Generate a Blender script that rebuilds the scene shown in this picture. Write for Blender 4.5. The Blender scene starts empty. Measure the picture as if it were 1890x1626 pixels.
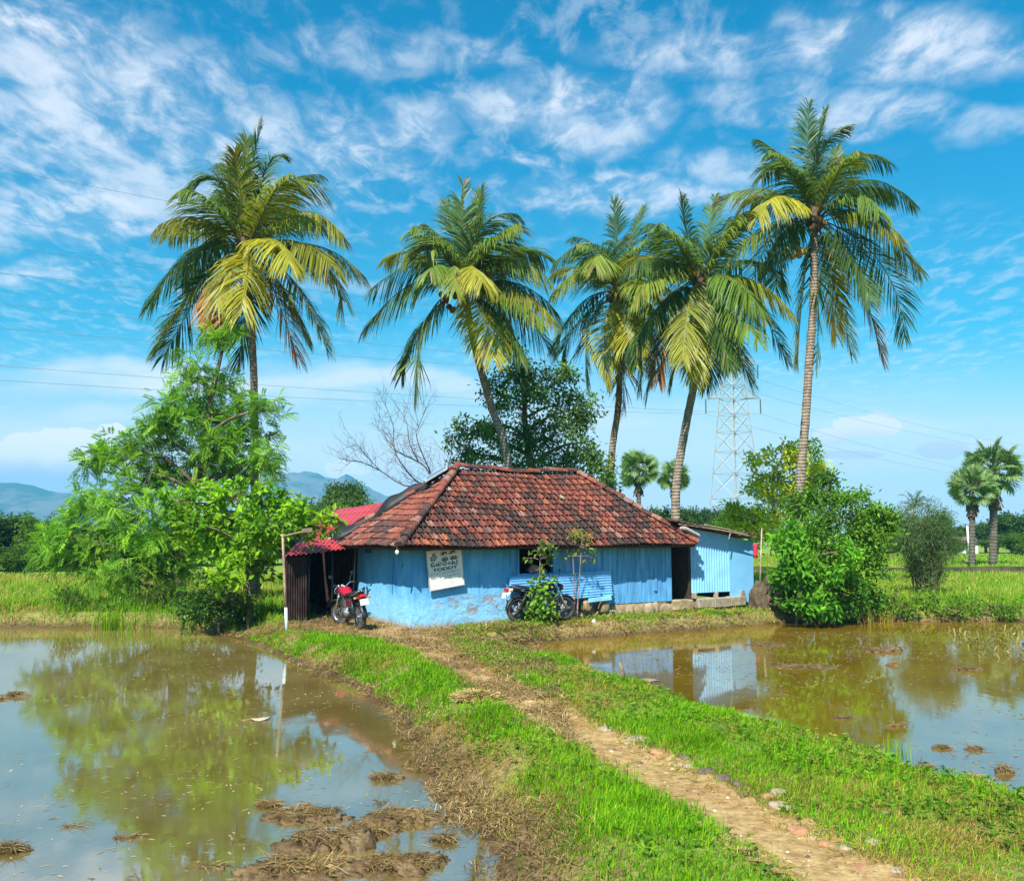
import bpy, bmesh, math, random
import numpy as np
from mathutils import Vector, Matrix

SC = bpy.context.scene
COL = SC.collection
rnd = random.Random(7)
NR = np.random.default_rng(11)
# ---------------------------------------------------------------- camera model (used to survey the place)
CAM_H, FPX, HOR = 2.2, 1630.0, 982.0
PITCH = math.atan((HOR - 813.0) / FPX)
CP, SP = math.cos(PITCH), math.sin(PITCH)

def ray(px, py):
    cx, cy = (px - 945.0) / FPX, (813.0 - py) / FPX
    return np.array([cx, CP - cy * SP, SP + cy * CP])

def at(px, py, Y):
    d = ray(px, py)
    return np.array([0, 0, CAM_H]) + d * (Y / d[1])

def gp(px, py, z=0.0):
    d = ray(px, py)
    return np.array([0, 0, CAM_H]) + d * ((z - CAM_H) / d[2])

def pxs(Y):
    return Y / FPX          # metres per photo pixel at depth Y

# ---------------------------------------------------------------- noise / geometry helpers
def _h(ix, iy, s):
    n = (ix.astype(np.int64) * 374761393 + iy.astype(np.int64) * 668265263 + s * 1274126177) & 0x7fffffff
    n = ((n ^ (n >> 13)) * 1274126177) & 0x7fffffff
    return ((n ^ (n >> 16)) & 0xffff) / 65535.0

def vnoise(x, y, s=0):
    x = np.asarray(x, float); y = np.asarray(y, float)
    ix, iy = np.floor(x), np.floor(y)
    fx, fy = x - ix, y - iy
    fx, fy = fx * fx * (3 - 2 * fx), fy * fy * (3 - 2 * fy)
    a, b = _h(ix, iy, s), _h(ix + 1, iy, s)
    c, d = _h(ix, iy + 1, s), _h(ix + 1, iy + 1, s)
    return (a * (1 - fx) + b * fx) * (1 - fy) + (c * (1 - fx) + d * fx) * fy

def fbm(x, y, s=0, o=3):
    r, a, t = 0, 1.0, 0
    for i in range(o):
        r = r + a * vnoise(x * 2 ** i, y * 2 ** i, s + i * 17); t += a; a *= .5
    return r / t

def sdist(poly, X, Y):
    """signed distance to a polygon, negative inside"""
    P = np.asarray(poly)[:, :2]
    d = np.full(X.shape, 1e18); ins = np.zeros(X.shape, bool)
    for i in range(len(P)):
        a, b = P[i], P[(i + 1) % len(P)]
        e = b - a
        wx, wy = X - a[0], Y - a[1]
        t = np.clip((wx * e[0] + wy * e[1]) / max(e @ e, 1e-12), 0, 1)
        d = np.minimum(d, (wx - t * e[0]) ** 2 + (wy - t * e[1]) ** 2)
        c = ((a[1] > Y) != (b[1] > Y))
        if abs(b[1] - a[1]) > 1e-12:
            ins ^= c & (X < (b[0] - a[0]) * (Y - a[1]) / (b[1] - a[1]) + a[0])
    d = np.sqrt(d)
    return np.where(ins, -d, d)

def smooth(a, b, x):
    t = np.clip((x - a) / (b - a), 0, 1)
    return t * t * (3 - 2 * t)

def w2l(parent):
    m = Matrix.Identity(4)
    p = parent
    while p is not None:
        m = (Matrix.Translation(p.location) @ p.rotation_euler.to_matrix().to_4x4()) @ m
        p = p.parent
    return np.array(m.inverted())

def np_mesh(name, V, polys, mat, col=None, parent=None, smooth_=False, world=False):
    """polys: list of int arrays (n,k), each with its own constant k"""
    V = np.asarray(V, float)
    if world and parent is not None:
        M = w2l(parent)
        V = V @ M[:3, :3].T + M[:3, 3]
    me = bpy.data.meshes.new(name)
    me.vertices.add(len(V)); me.vertices.foreach_set('co', V.astype(np.float32).ravel())
    polys = [np.asarray(p, np.int32) for p in polys if len(p)]
    nl = sum(p.size for p in polys); npoly = sum(len(p) for p in polys)
    me.loops.add(nl); me.polygons.add(npoly)
    me.loops.foreach_set('vertex_index', np.concatenate([p.ravel() for p in polys]))
    st, o = [], 0
    for p in polys:
        k = p.shape[1]
        st.append(o + np.arange(len(p)) * k); o += p.size
    me.polygons.foreach_set('loop_start', np.concatenate(st).astype(np.int32))
    me.polygons.foreach_set('use_smooth', np.full(npoly, bool(smooth_)))
    me.update(calc_edges=True)
    if col is not None:
        a = me.color_attributes.new('Col', 'FLOAT_COLOR', 'POINT')
        c = np.ones((len(V), 4), np.float32); c[:, :3] = col
        a.data.foreach_set('color', c.ravel())
    if mat is not None:
        for m_ in (mat if isinstance(mat, (list, tuple)) else [mat]):
            me.materials.append(m_)
    o = bpy.data.objects.new(name, me); COL.objects.link(o)
    if parent is not None:
        o.parent = parent
    return o

class MB:
    def __init__(s):
        s.v, s.p, s.c, s.n = [], {}, [], 0
    def add(s, V, faces, col=(1, 1, 1)):
        V = np.asarray(V, float).reshape(-1, 3)
        for f in faces:
            s.p.setdefault(len(f), []).append([i + s.n for i in f])
        c = np.asarray(col, float)
        s.c.append(np.broadcast_to(c, (len(V), 3)) if c.ndim == 1 else c)
        s.v.append(V); s.n += len(V)
        return s
    def arr(s, V, T, col=(1, 1, 1)):
        V = np.asarray(V, float); T = np.asarray(T)
        s.p.setdefault(T.shape[1], []).extend((T + s.n).tolist())
        c = np.asarray(col, float)
        s.c.append(np.broadcast_to(c, (len(V), 3)) if c.ndim == 1 else c)
        s.v.append(V); s.n += len(V)
        return s
    def box(s, c, d, col=(1, 1, 1), R=None, bev=0.0):
        """bev > 0 chamfers the vertical and horizontal edges by insetting the faces"""
        d = np.asarray(d, float) / 2
        if bev <= 0:
            V = np.array([[x, y, z] for x in (-1, 1) for y in (-1, 1) for z in (-1, 1)]) * d
            Fc = [(0, 1, 3, 2), (4, 6, 7, 5), (0, 4, 5, 1), (2, 3, 7, 6), (0, 2, 6, 4), (1, 5, 7, 3)]
        else:
            bm = bmesh.new(); bmesh.ops.create_cube(bm, size=1)
            for v in bm.verts: v.co = Vector((v.co.x * 2 * d[0], v.co.y * 2 * d[1], v.co.z * 2 * d[2]))
            bmesh.ops.bevel(bm, geom=bm.edges[:], offset=bev, segments=1, affect='EDGES')
            bm.verts.index_update()
            V = np.array([v.co[:] for v in bm.verts]); Fc = [[v.index for v in f.verts] for f in bm.faces]; bm.free()
        if R is not None: V = V @ np.asarray(R).T
        return s.add(V + np.asarray(c, float), Fc, col)
    def tube(s, pts, rad, n=6, col=(1, 1, 1), cap=True, squash=1.0):
        P = np.asarray(pts, float); m = len(P)
        rad = np.broadcast_to(np.asarray(rad, float), (m,))
        T = np.gradient(P, axis=0); T /= np.maximum(np.linalg.norm(T, axis=1), 1e-9)[:, None]
        ref = np.array([0, 0, 1.0]) if abs(T[0][2]) < .9 else np.array([1.0, 0, 0])
        V = []
        N = np.cross(T[0], ref); N /= np.linalg.norm(N)
        for i in range(m):
            N = N - T[i] * (N @ T[i]); N /= max(np.linalg.norm(N), 1e-9)
            B = np.cross(T[i], N)
            a = np.linspace(0, 2 * np.pi, n, endpoint=False)
            V.append(P[i] + rad[i] * (np.cos(a)[:, None] * N + squash * np.sin(a)[:, None] * B))
        V = np.concatenate(V)
        Fc = [(i * n + j, i * n + (j + 1) % n, (i + 1) * n + (j + 1) % n, (i + 1) * n + j) for i in range(m - 1) for j in range(n)]
        if cap and n > 2:
            Fc += [tuple(range(n))[::-1], tuple((m - 1) * n + j for j in range(n))]
        c = np.asarray(col, float)
        if c.ndim == 2: c = np.repeat(c, n, axis=0)
        return s.add(V, Fc, c)
    def ring(s, c, R, r, axis=(0, 1, 0), n=24, k=8, col=(1, 1, 1), flat=1.0):
        a = np.asarray(axis, float); a /= np.linalg.norm(a)
        u = np.cross(a, (0, 0, 1)); u = u / np.linalg.norm(u) if np.linalg.norm(u) > .1 else np.array([1.0, 0, 0])
        w = np.cross(a, u); V = []
        for i in range(n):
            t = 2 * np.pi * i / n; rd = u * math.cos(t) + w * math.sin(t)
            for j in range(k):
                q = 2 * np.pi * j / k
                V.append(np.asarray(c) + rd * (R + r * math.cos(q)) + a * r * flat * math.sin(q))
        Fc = [(i * k + j, ((i + 1) % n) * k + j, ((i + 1) % n) * k + (j + 1) % k, i * k + (j + 1) % k) for i in range(n) for j in range(k)]
        return s.add(V, Fc, col)
    def blob(s, c, rad, sub=2, seed=0, amp=.25, fr=1.3, col=(1, 1, 1), R=None):
        bm = bmesh.new(); bmesh.ops.create_icosphere(bm, subdivisions=sub, radius=1)
        V = np.array([v.co[:] for v in bm.verts]); Fc = [[v.index for v in f.verts] for f in bm.faces]; bm.free()
        k = 1 + amp * 2 * (fbm(V[:, 0] * fr + seed * 3.1 + V[:, 2] * 1.7, V[:, 1] * fr + seed * 1.7 - V[:, 2], seed, 5) - .5)
        V = V * k[:, None] * np.asarray(rad, float)
        if R is not None: V = V @ np.asarray(R).T
        return s.add(V + np.asarray(c, float), Fc, col)
    def build(s, name, mat, parent=None, smooth_=False, world=False):
        return np_mesh(name, np.concatenate(s.v), list(s.p.values()), mat, np.concatenate(s.c), parent, smooth_, world)

def tag(o, label=None, cat=None, group=None, kind=None):
    for k, v in (('label', label), ('category', cat), ('group', group), ('kind', kind)):
        if v: o[k] = v
    return o

def empty(name, loc, rz=0.0, label=None, cat=None, group=None):
    o = bpy.data.objects.new(name, None); COL.objects.link(o)
    o.empty_display_size = .2
    o.location = [float(x) for x in loc]; o.rotation_euler = (0, 0, rz)
    return tag(o, label, cat, group)

def copy_tree(o, parent=None):
    c = o.copy(); COL.objects.link(c); c.parent = parent
    for ch in list(o.children): copy_tree(ch, c)
    return c

def rotz(a):
    c, s_ = math.cos(a), math.sin(a)
    return np.array([[c, -s_, 0], [s_, c, 0], [0, 0, 1.0]])

def roty(a):
    c, s_ = math.cos(a), math.sin(a)
    return np.array([[c, 0, s_], [0, 1, 0], [-s_, 0, c]])

def rotx(a):
    c, s_ = math.cos(a), math.sin(a)
    return np.array([[1, 0, 0], [0, c, -s_], [0, s_, c]])

def catmull(P, n=8):
    P = np.asarray(P, float)
    Q = np.vstack([2 * P[0] - P[1], P, 2 * P[-1] - P[-2]])
    out = []
    for i in range(1, len(Q) - 2):
        for t in np.linspace(0, 1, n, endpoint=False):
            a, b, c, d = Q[i - 1], Q[i], Q[i + 1], Q[i + 2]
            out.append(.5 * ((2 * b) + (-a + c) * t + (2 * a - 5 * b + 4 * c - d) * t * t + (-a + 3 * b - 3 * c + d) * t ** 3))
    out.append(P[-1])
    return np.array(out)

# ---------------------------------------------------------------- materials
def nmat(name):
    m = bpy.data.materials.new(name); m.use_nodes = True
    nt = m.node_tree
    for n in list(nt.nodes): nt.nodes.remove(n)
    return m, nt

class NB:
    """tiny node-graph helper"""
    def __init__(s, nt): s.nt = nt
    def n(s, t, **kw):
        x = s.nt.nodes.new(t)
        for k, v in kw.items(): setattr(x, k, v)
        return x
    def set(s, sock, v):
        if isinstance(v, bpy.types.NodeSocket): s.nt.links.new(v, sock)
        elif isinstance(v, (tuple, list)) and len(v) == 3 and sock.type == 'RGBA': sock.default_value = (*v, 1)
        else: sock.default_value = v
    def math(s, op, a, b=0.0, c=None, clamp=False):
        x = s.n('ShaderNodeMath', operation=op, use_clamp=clamp)
        s.set(x.inputs[0], a); s.set(x.inputs[1], b)
        if c is not None: s.set(x.inputs[2], c)
        return x.outputs[0]
    def mix(s, f, a, b, mode='MIX'):
        x = s.n('ShaderNodeMix', data_type='RGBA', blend_type=mode)
        s.set(x.inputs[0], f); s.set(x.inputs[6], a); s.set(x.inputs[7], b)
        return x.outputs[2]
    def noise(s, vec, scale, detail=4, rough=.55, dist=0.0, out=0):
        x = s.n('ShaderNodeTexNoise')
        if vec is not None: s.set(x.inputs['Vector'], vec)
        x.inputs['Scale'].default_value = scale; x.inputs['Detail'].default_value = detail
        x.inputs['Roughness'].default_value = rough; x.inputs['Distortion'].default_value = dist
        return x.outputs[out]
    def ramp(s, f, lo, hi, a=0.0, b=1.0):
        x = s.n('ShaderNodeMapRange', interpolation_type='SMOOTHSTEP')
        s.set(x.inputs[0], f); x.inputs[1].default_value = lo; x.inputs[2].default_value = hi
        x.inputs[3].default_value = a; x.inputs[4].default_value = b
        return x.outputs[0]
    def attr(s, name, out='Color'):
        return s.n('ShaderNodeAttribute', attribute_name=name).outputs[out]
    def vec(s, v, scale):
        x = s.n('ShaderNodeVectorMath', operation='MULTIPLY'); s.set(x.inputs[0], v); x.inputs[1].default_value = scale
        return x.outputs[0]
    def obj(s): return s.n('ShaderNodeTexCoord').outputs['Object']
    def geo(s): return s.n('ShaderNodeNewGeometry').outputs['Position']
    def bsdf(s, col, rough=.6, metal=0.0, spec=.5, normal=None, ior=1.45):
        x = s.n('ShaderNodeBsdfPrincipled')
        s.set(x.inputs['Base Color'], col); s.set(x.inputs['Roughness'], rough); s.set(x.inputs['Metallic'], metal)
        x.inputs['Specular IOR Level'].default_value = spec; x.inputs['IOR'].default_value = ior
        if normal is not None: s.set(x.inputs['Normal'], normal)
        return x.outputs[0]
    def bump(s, h, strength=.3, dist=.02):
        x = s.n('ShaderNodeBump'); x.inputs['Strength'].default_value = strength; x.inputs['Distance'].default_value = dist
        s.set(x.inputs['Height'], h)
        return x.outputs[0]
    def out(s, sh):
        o = s.n('ShaderNodeOutputMaterial'); s.nt.links.new(sh, o.inputs['Surface'])

def simple(name, col, rough=.6, metal=0.0, var=.25, scale=6.0, bump=.15, spec=.4, attr=False, dirt=None, streak=None):
    m, nt = nmat(name); b = NB(nt)
    p = b.obj() if streak is None else b.vec(b.obj(), streak)
    n1 = b.noise(p, scale, 5, .6)
    base = col
    if attr: base = b.mix(1.0, b.attr('Col'), col, 'MULTIPLY')
    dark = tuple(c * (1 - var) for c in col); lite = tuple(min(1, c * (1 + var)) for c in col)
    if attr:
        k = b.mix(b.ramp(n1, .3, .7), (1 - var,) * 3, (1 + var,) * 3)
        c = b.mix(1.0, base, k, 'MULTIPLY')
    else:
        c = b.mix(b.ramp(n1, .3, .7), dark, lite)
    if dirt:
        c = b.mix(b.ramp(b.noise(p, scale * .35, 6, .7), .5, .68, 0, dirt[1]), c, dirt[0])
    nb = b.bump(b.noise(p, scale * 5, 4), bump, .01) if bump else None
    b.out(b.bsdf(c, rough, metal, spec, nb))
    return m

def leafmat(name, trans=.35, rough=.5, spec=.25, var=.25, scale=.8):
    m, nt = nmat(name); b = NB(nt)
    c0 = b.attr('Col')
    n = b.ramp(b.noise(b.geo(), scale, 3), .3, .7)
    k = b.mix(n, (1 - var,) * 3, (1 + var,) * 3)
    c = b.mix(1.0, c0, k, 'MULTIPLY')
    d = b.bsdf(c, rough, 0, spec)
    t = b.n('ShaderNodeBsdfTranslucent')
    tc = b.mix(1.0, c, (1.25, 1.15, .55), 'MULTIPLY'); b.set(t.inputs[0], tc)
    x = b.n('ShaderNodeMixShader'); x.inputs[0].default_value = trans
    nt.links.new(d, x.inputs[1]); nt.links.new(t.outputs[0], x.inputs[2])
    b.out(x.outputs[0])
    return m
# ================================================================ camera, sun, sky
cd = bpy.data.cameras.new('camera'); cam = bpy.data.objects.new('camera', cd); COL.objects.link(cam)
cam.location = (0, 0, CAM_H); cam.rotation_euler = (math.pi / 2 + PITCH, 0, 0)
cd.sensor_fit = 'HORIZONTAL'; cd.sensor_width = 36; cd.lens = FPX / 1890 * 36
cd.clip_start = .1; cd.clip_end = 12000
SC.camera = cam

SUN_EL, SUN_AZ = math.radians(49), math.radians(199)      # azimuth from +Y (north) clockwise: behind the viewer, to the left
sdir = Vector((math.sin(SUN_AZ) * math.cos(SUN_EL), math.cos(SUN_AZ) * math.cos(SUN_EL), math.sin(SUN_EL)))
sd = bpy.data.lights.new('sun', 'SUN'); sd.energy = 4.8; sd.angle = math.radians(.53); sd.color = (1, .95, .86)
so = bpy.data.objects.new('sun', sd); COL.objects.link(so)
so.rotation_euler = sdir.to_track_quat('Z', 'Y').to_euler(); so.location = (-20, -20, 40)

def make_world():
    w = bpy.data.worlds.new('World'); SC.world = w; w.use_nodes = True
    nt = w.node_tree
    for n in list(nt.nodes): nt.nodes.remove(n)
    b = NB(nt)
    sky = b.n('ShaderNodeTexSky', sky_type='NISHITA'); sky.sun_disc = False
    sky.sun_elevation = SUN_EL; sky.sun_rotation = SUN_AZ
    sky.air_density = 1.0; sky.dust_density = .6; sky.ozone_density = 2.5
    D = b.n('ShaderNodeTexCoord').outputs['Generated']
    s = b.n('ShaderNodeSeparateXYZ'); b.set(s.inputs[0], D)
    x, y, z = s.outputs
    zz = b.math('MAXIMUM', z, .0)
    # bearings: tangent of azimuth and of elevation as seen towards +Y
    yy = b.math('MAXIMUM', b.math('ABSOLUTE', y), .05)
    tx, te = b.math('DIVIDE', x, yy), b.math('DIVIDE', z, yy)
    tint = b.mix(b.ramp(te, .0, .24), (.85, 1.03, 1.0), (.17, 1.0, 1.08))
    tint = b.mix(b.ramp(te, .22, .60), tint, (.0, 1.03, 1.24))
    skyc = b.mix(1.0, sky.outputs[0], tint, 'MULTIPLY')
    zp = b.math('ADD', zz, .06)
    cv = b.n('ShaderNodeCombineXYZ'); b.set(cv.inputs[0], b.math('DIVIDE', x, zp)); b.set(cv.inputs[1], b.math('DIVIDE', y, zp))
    plane = cv.outputs[0]
    tv = b.n('ShaderNodeCombineXYZ'); b.set(tv.inputs[0], tx); b.set(tv.inputs[1], te)
    wv = b.noise(tv.outputs[0], 5.0, 4, .6, out=1)
    ws = b.n('ShaderNodeSeparateXYZ'); b.set(ws.inputs[0], wv)
    wx = b.math('ADD', tx, b.math('MULTIPLY', b.math('SUBTRACT', ws.outputs[0], .5), .22))
    wy = b.math('ADD', te, b.math('MULTIPLY', b.math('SUBTRACT', ws.outputs[1], .5), .10))
    def blob(px, py, rx, ry, wgt, X=wx, Y=wy, soft=0.0):
        dx = b.math('MULTIPLY', b.math('SUBTRACT', X, (px - 945) / FPX), FPX / rx)
        dy = b.math('MULTIPLY', b.math('SUBTRACT', Y, (HOR - py) / FPX * 1.02), FPX / ry)
        r2 = b.math('ADD', b.math('MULTIPLY', dx, dx), b.math('MULTIPLY', dy, dy))
        return b.ramp(r2, soft, 1.0, wgt, 0.0)
    def union(L):
        m = L[0]
        for q in L[1:]: m = b.math('MAXIMUM', m, q)
        return m
    veil = union([blob(*q) for q in [
        (120, 170, 460, 200, 1.0), (40, 30, 260, 90, 1.0), (400, 270, 420, 150, .95), (130, 380, 330, 110, 1.0), (330, 420, 160, 40, .8), (660, 230, 210, 90, .8),
        (1050, 190, 260, 110, .75), (700, 60, 300, 70, .5), (1350, 60, 300, 70, .6), (1720, 60, 340, 110, 1.0), (1640, 190, 220, 60, .9), (1450, 150, 180, 60, .7),
        (1170, 350, 330, 55, .95), (1390, 290, 200, 50, .7), (960, 288, 90, 16, .7), (60, 512, 130, 30, .7), (1840, 230, 150, 60, .6)]])
    low = union([blob(*q) for q in [
        (330, 700, 480, 42, .9), (700, 720, 300, 36, .75), (60, 770, 260, 40, .7), (1150, 770, 300, 40, .5), (1750, 790, 320, 40, .6), (600, 540, 180, 26, .3), (480, 850, 500, 60, .55)]])
    st = b.n('ShaderNodeMapping'); b.set(st.inputs[0], plane); st.inputs['Rotation'].default_value = (0, 0, .35); st.inputs['Scale'].default_value = (1.0, .62, 1)
    n1 = b.noise(st.outputs[0], 3.4, 9, .6, .5)
    n2 = b.noise(st.outputs[0], 13.0, 7, .62, .4)
    nn = b.math('ADD', b.math('MULTIPLY', n1, .58), b.math('MULTIPLY', n2, .42))
    a1 = b.math('MULTIPLY', b.ramp(nn, .40, .60), veil)
    a1 = b.math('ADD', b.math('MULTIPLY', a1, .66), b.math('MULTIPLY', b.math('MULTIPLY', veil, veil), .10))
    broad = b.ramp(b.noise(plane, .85, 4, .55, .3), .40, .60)
    a1 = b.math('ADD', a1, b.math('MULTIPLY', b.math('MULTIPLY', broad, b.ramp(n2, .45, .68)), .27))
    ns = b.n('ShaderNodeMapping'); b.set(ns.inputs[0], tv.outputs[0]); ns.inputs['Scale'].default_value = (2.2, 11, 1)
    n3 = b.noise(ns.outputs[0], 2.0, 6, .55, .4)
    a2 = b.math('MULTIPLY', b.ramp(n3, .3, .62), low)
    alpha = b.math('MINIMUM', b.math('MAXIMUM', a1, b.math('MULTIPLY', a2, .95)), .9)
    # pale air towards the horizon
    hz = b.ramp(te, .0, .25, .95, 0.0)
    c = b.mix(hz, skyc, (6.7, 6.7, 6.9))
    c = b.mix(alpha, c, (6.8, 7.1, 7.7))
    # heaped clouds low over the hills
    cn = b.noise(tv.outputs[0], 24, 8, .62, .1)
    def heap(L, thr):
        m = union([blob(*q, X=tx, Y=te) for q in L])
        return b.math('MULTIPLY', b.ramp(b.math('ADD', m, b.math('MULTIPLY', b.math('SUBTRACT', cn, .5), 2.4)), thr, thr + .2), b.ramp(m, .02, .25))
    def shade(py0, py1):
        return b.ramp(b.math('ADD', te, b.math('MULTIPLY', b.math('SUBTRACT', cn, .5), .03)), (HOR - py0) / FPX, (HOR - py1) / FPX)
    h1 = heap([(120, 822, 140, 40, 1), (30, 850, 130, 40, 1), (200, 800, 50, 22, .8), (40, 900, 170, 50, .9), (160, 880, 110, 50, .9)], .30)
    c1 = b.mix(shade(885, 835), (4.2, 4.7, 5.6), (7.8, 7.6, 7.7))
    c = b.mix(b.math('MULTIPLY', h1, .95), c, c1)
    h2 = heap([(1605, 792, 85, 34, 1), (1540, 808, 60, 22, .8), (1570, 842, 90, 14, .7), (1740, 832, 80, 26, 1), (1640, 826, 40, 10, .6)], .36)
    c2 = b.mix(shade(835, 785), (4.9, 5.4, 6.2), (7.2, 7.2, 7.5))
    c = b.mix(b.math('MULTIPLY', h2, .85), c, c2)
    h3 = heap([(632, 868, 42, 22, 1), (665, 872, 30, 14, .8)], .34)
    c = b.mix(b.math('MULTIPLY', h3, .95), c, (7.5, 7.5, 7.6))
    bg = b.n('ShaderNodeBackground'); b.set(bg.inputs[0], c); bg.inputs[1].default_value = .077
    o = b.n('ShaderNodeOutputWorld'); nt.links.new(bg.outputs[0], o.inputs[0])
make_world()
SC.view_settings.view_transform = 'Standard'; SC.view_settings.look = 'None'
SC.view_settings.exposure = 0.9; SC.view_settings.gamma = 1
cy = SC.cycles
cy.max_bounces = 7; cy.diffuse_bounces = 3; cy.glossy_bounces = 3; cy.transmission_bounces = 3; cy.volume_bounces = 1; cy.transparent_max_bounces = 8
cy.caustics_reflective = False; cy.caustics_refractive = False
try:
    cy.use_denoising = True; cy.denoiser = 'OPENIMAGEDENOISE'; cy.denoising_prefilter = 'ACCURATE'
except Exception:
    pass
cy.sample_clamp_indirect = 6

# ================================================================ ground, ponds, path
ZW = -.35
POND_L = np.array([gp(x, y, ZW) for x, y in [(-1500, 1162), (-200, 1161), (0, 1160), (200, 1159), (330, 1162), (420, 1174), (500, 1206), (560, 1238), (640, 1264),
    (700, 1305), (742, 1352), (762, 1400), (785, 1450), (815, 1500), (862, 1545), (890, 1590), (905, 1640), (930, 1800), (-1500, 1800)]])
POND_R = np.array([gp(x, y, ZW) for x, y in [(905, 1202), (960, 1193), (1050, 1181), (1180, 1170), (1300, 1163), (1400, 1155), (1500, 1147), (1700, 1147), (1890, 1147),
    (2600, 1147), (2600, 1760), (2100, 1570), (1890, 1500), (1760, 1466), (1700, 1442), (1600, 1408), (1500, 1380), (1400, 1356), (1300, 1322), (1200, 1289), (1100, 1252), (1020, 1228), (950, 1212)]])
PATH_ROWS = [(1172, 700, 815), (1195, 752, 822), (1220, 800, 862), (1280, 900, 985), (1330, 985, 1085), (1400, 1110, 1228), (1450, 1190, 1325), (1500, 1285, 1425), (1580, 1410, 1580), (1640, 1500, 1700), (1900, 1880, 2150)]
PATH = np.array([gp(l, y) for y, l, r in PATH_ROWS] + [gp(r, y) for y, l, r in PATH_ROWS[::-1]])
YARD = np.array([gp(x, y) for x, y in [(520, 1100), (700, 1100), (790, 1150), (940, 1132), (960, 1140), (900, 1152), (845, 1160), (812, 1182), (730, 1184), (640, 1172), (575, 1163), (530, 1160)]])

def terrain_z(X, Y):
    X = np.asarray(X, float); Y = np.asarray(Y, float)
    n = fbm(X * 1.3, Y * 1.3, 3, 3) - .5
    n2 = fbm(X * 5, Y * 5, 9, 2) - .5
    near = smooth(60, 30, Y)
    dL = sdist(POND_L, X, Y) + n * .35 * smooth(40, 10, Y); dR = sdist(POND_R, X, Y) + n * .3
    z = .05 * n * near + .03 * n2 * near
    # slightly raised, rutted path
    dP = np.minimum(sdist(PATH, X, Y), sdist(YARD, X, Y))
    z = z - .03 * smooth(.15, -.15, dP)
    # rough ploughed fields beyond the house
    z = z + .10 * smooth(28, 40, Y) * (fbm(X * .35, Y * .35, 5, 2) - .5)
    wL = .75 + .5 * vnoise(X * .8, Y * .8, 21); wR = .45 + .4 * vnoise(X * .9, Y * .9, 22)
    wR = np.where(Y > 20, .26 + .16 * vnoise(X * .9, Y * .9, 22), wR)
    sL = smooth(-.05, 1, dL / wL); sR = smooth(-.05, 1, dR / wR)
    shore = np.minimum(sL, sR)
    below = np.minimum(dL, dR)
    bumps = .05 * (fbm(X * 4, Y * 4, 31, 3) - .45) * smooth(1.0, .0, np.abs(below))
    z = z * shore + (ZW - .02) * (1 - shore) + np.where(below < 0, np.maximum(below * .35, -.4), 0) + bumps
    return z

def tz(x, y): return float(terrain_z(np.array([x]), np.array([y]))[0])

def geom(a, b, n): return a * (b / a) ** np.linspace(0, 1, n)
gx = np.arange(-15, 15.001, .1)
ox = geom(.13, 5000, 44).cumsum(); ox = ox / ox[-1] * 3300
gx = np.concatenate([-(15 + ox)[::-1], gx, 15 + ox])
gy = np.arange(3.4, 30.001, .1)
oy = geom(.13, 5000, 44).cumsum(); oy = oy / oy[-1] * 3200
gy = np.concatenate([[-1000, -300, -40, -10, -2, 1, 2.5], gy, 30 + oy])
GX, GY = np.meshgrid(gx, gy)
GZ = terrain_z(GX, GY)
nx_, ny_ = len(gx), len(gy)
idx = np.arange(nx_ * ny_).reshape(ny_, nx_)
quads = np.stack([idx[:-1, :-1], idx[:-1, 1:], idx[1:, 1:], idx[1:, :-1]], -1).reshape(-1, 4)
TV = np.stack([GX, GY, GZ], -1).reshape(-1, 3)
dLg, dRg = sdist(POND_L, GX, GY).ravel(), sdist(POND_R, GX, GY).ravel()
dPg = np.minimum(sdist(PATH, GX, GY), sdist(YARD, GX, GY)).ravel()
# masks: red = wet mud near water, green = grown over, blue = open field
wet = smooth(-.16, -.33, TV[:, 2]); 
grown = smooth(.25, .9, np.minimum(dLg * .75, dRg * 1.6)) * smooth(-.1, .25, dPg)
field = smooth(24, 30, TV[:, 1])
def ground_mat():
    m, nt = nmat('ground_soil'); b = NB(nt)
    p = b.geo(); a = b.attr('Col')
    s = b.n('ShaderNodeSeparateColor'); b.set(s.inputs[0], a)
    n1 = b.noise(p, 2.2, 7, .62); n2 = b.noise(p, 14, 6, .65); n3 = b.noise(p, .12, 5, .6)
    soil = b.mix(b.ramp(n2, .35, .65), (.13, .075, .03), (.30, .20, .085))
    soil = b.mix(b.ramp(n1, .45, .7), soil, (.36, .25, .10))
    green = b.mix(b.ramp(n2, .35, .62), (.07, .12, .012), (.20, .27, .03))
    gmask = b.math('MULTIPLY', s.outputs[1], b.ramp(n1, .3, .55))
    c = b.mix(gmask, soil, green)
    f1 = b.mix(b.ramp(b.noise(p, 1.6, 6, .7), .38, .62), (.24, .23, .035), (.17, .30, .025))
    f2 = b.mix(b.ramp(n3, .42, .58), (.16, .32, .02), f1)
    c = b.mix(b.math('MULTIPLY', s.outputs[2], .92), c, f2)
    mud = b.mix(b.ramp(n2, .35, .7), (.07, .042, .018), (.17, .105, .045))
    c = b.mix(s.outputs[0], c, mud)
    r = b.math('SUBTRACT', .9, b.math('MULTIPLY', s.outputs[0], .55))
    b.out(b.bsdf(c, r, 0, .3, b.bump(b.math('ADD', n2, b.noise(p, 45, 4)), .6, .03)))
    return m
M_GROUND = ground_mat()
g = np_mesh('ground', TV, [quads], M_GROUND, np.stack([wet, grown, field], -1), smooth_=True)
tag(g, kind='structure')

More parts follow.
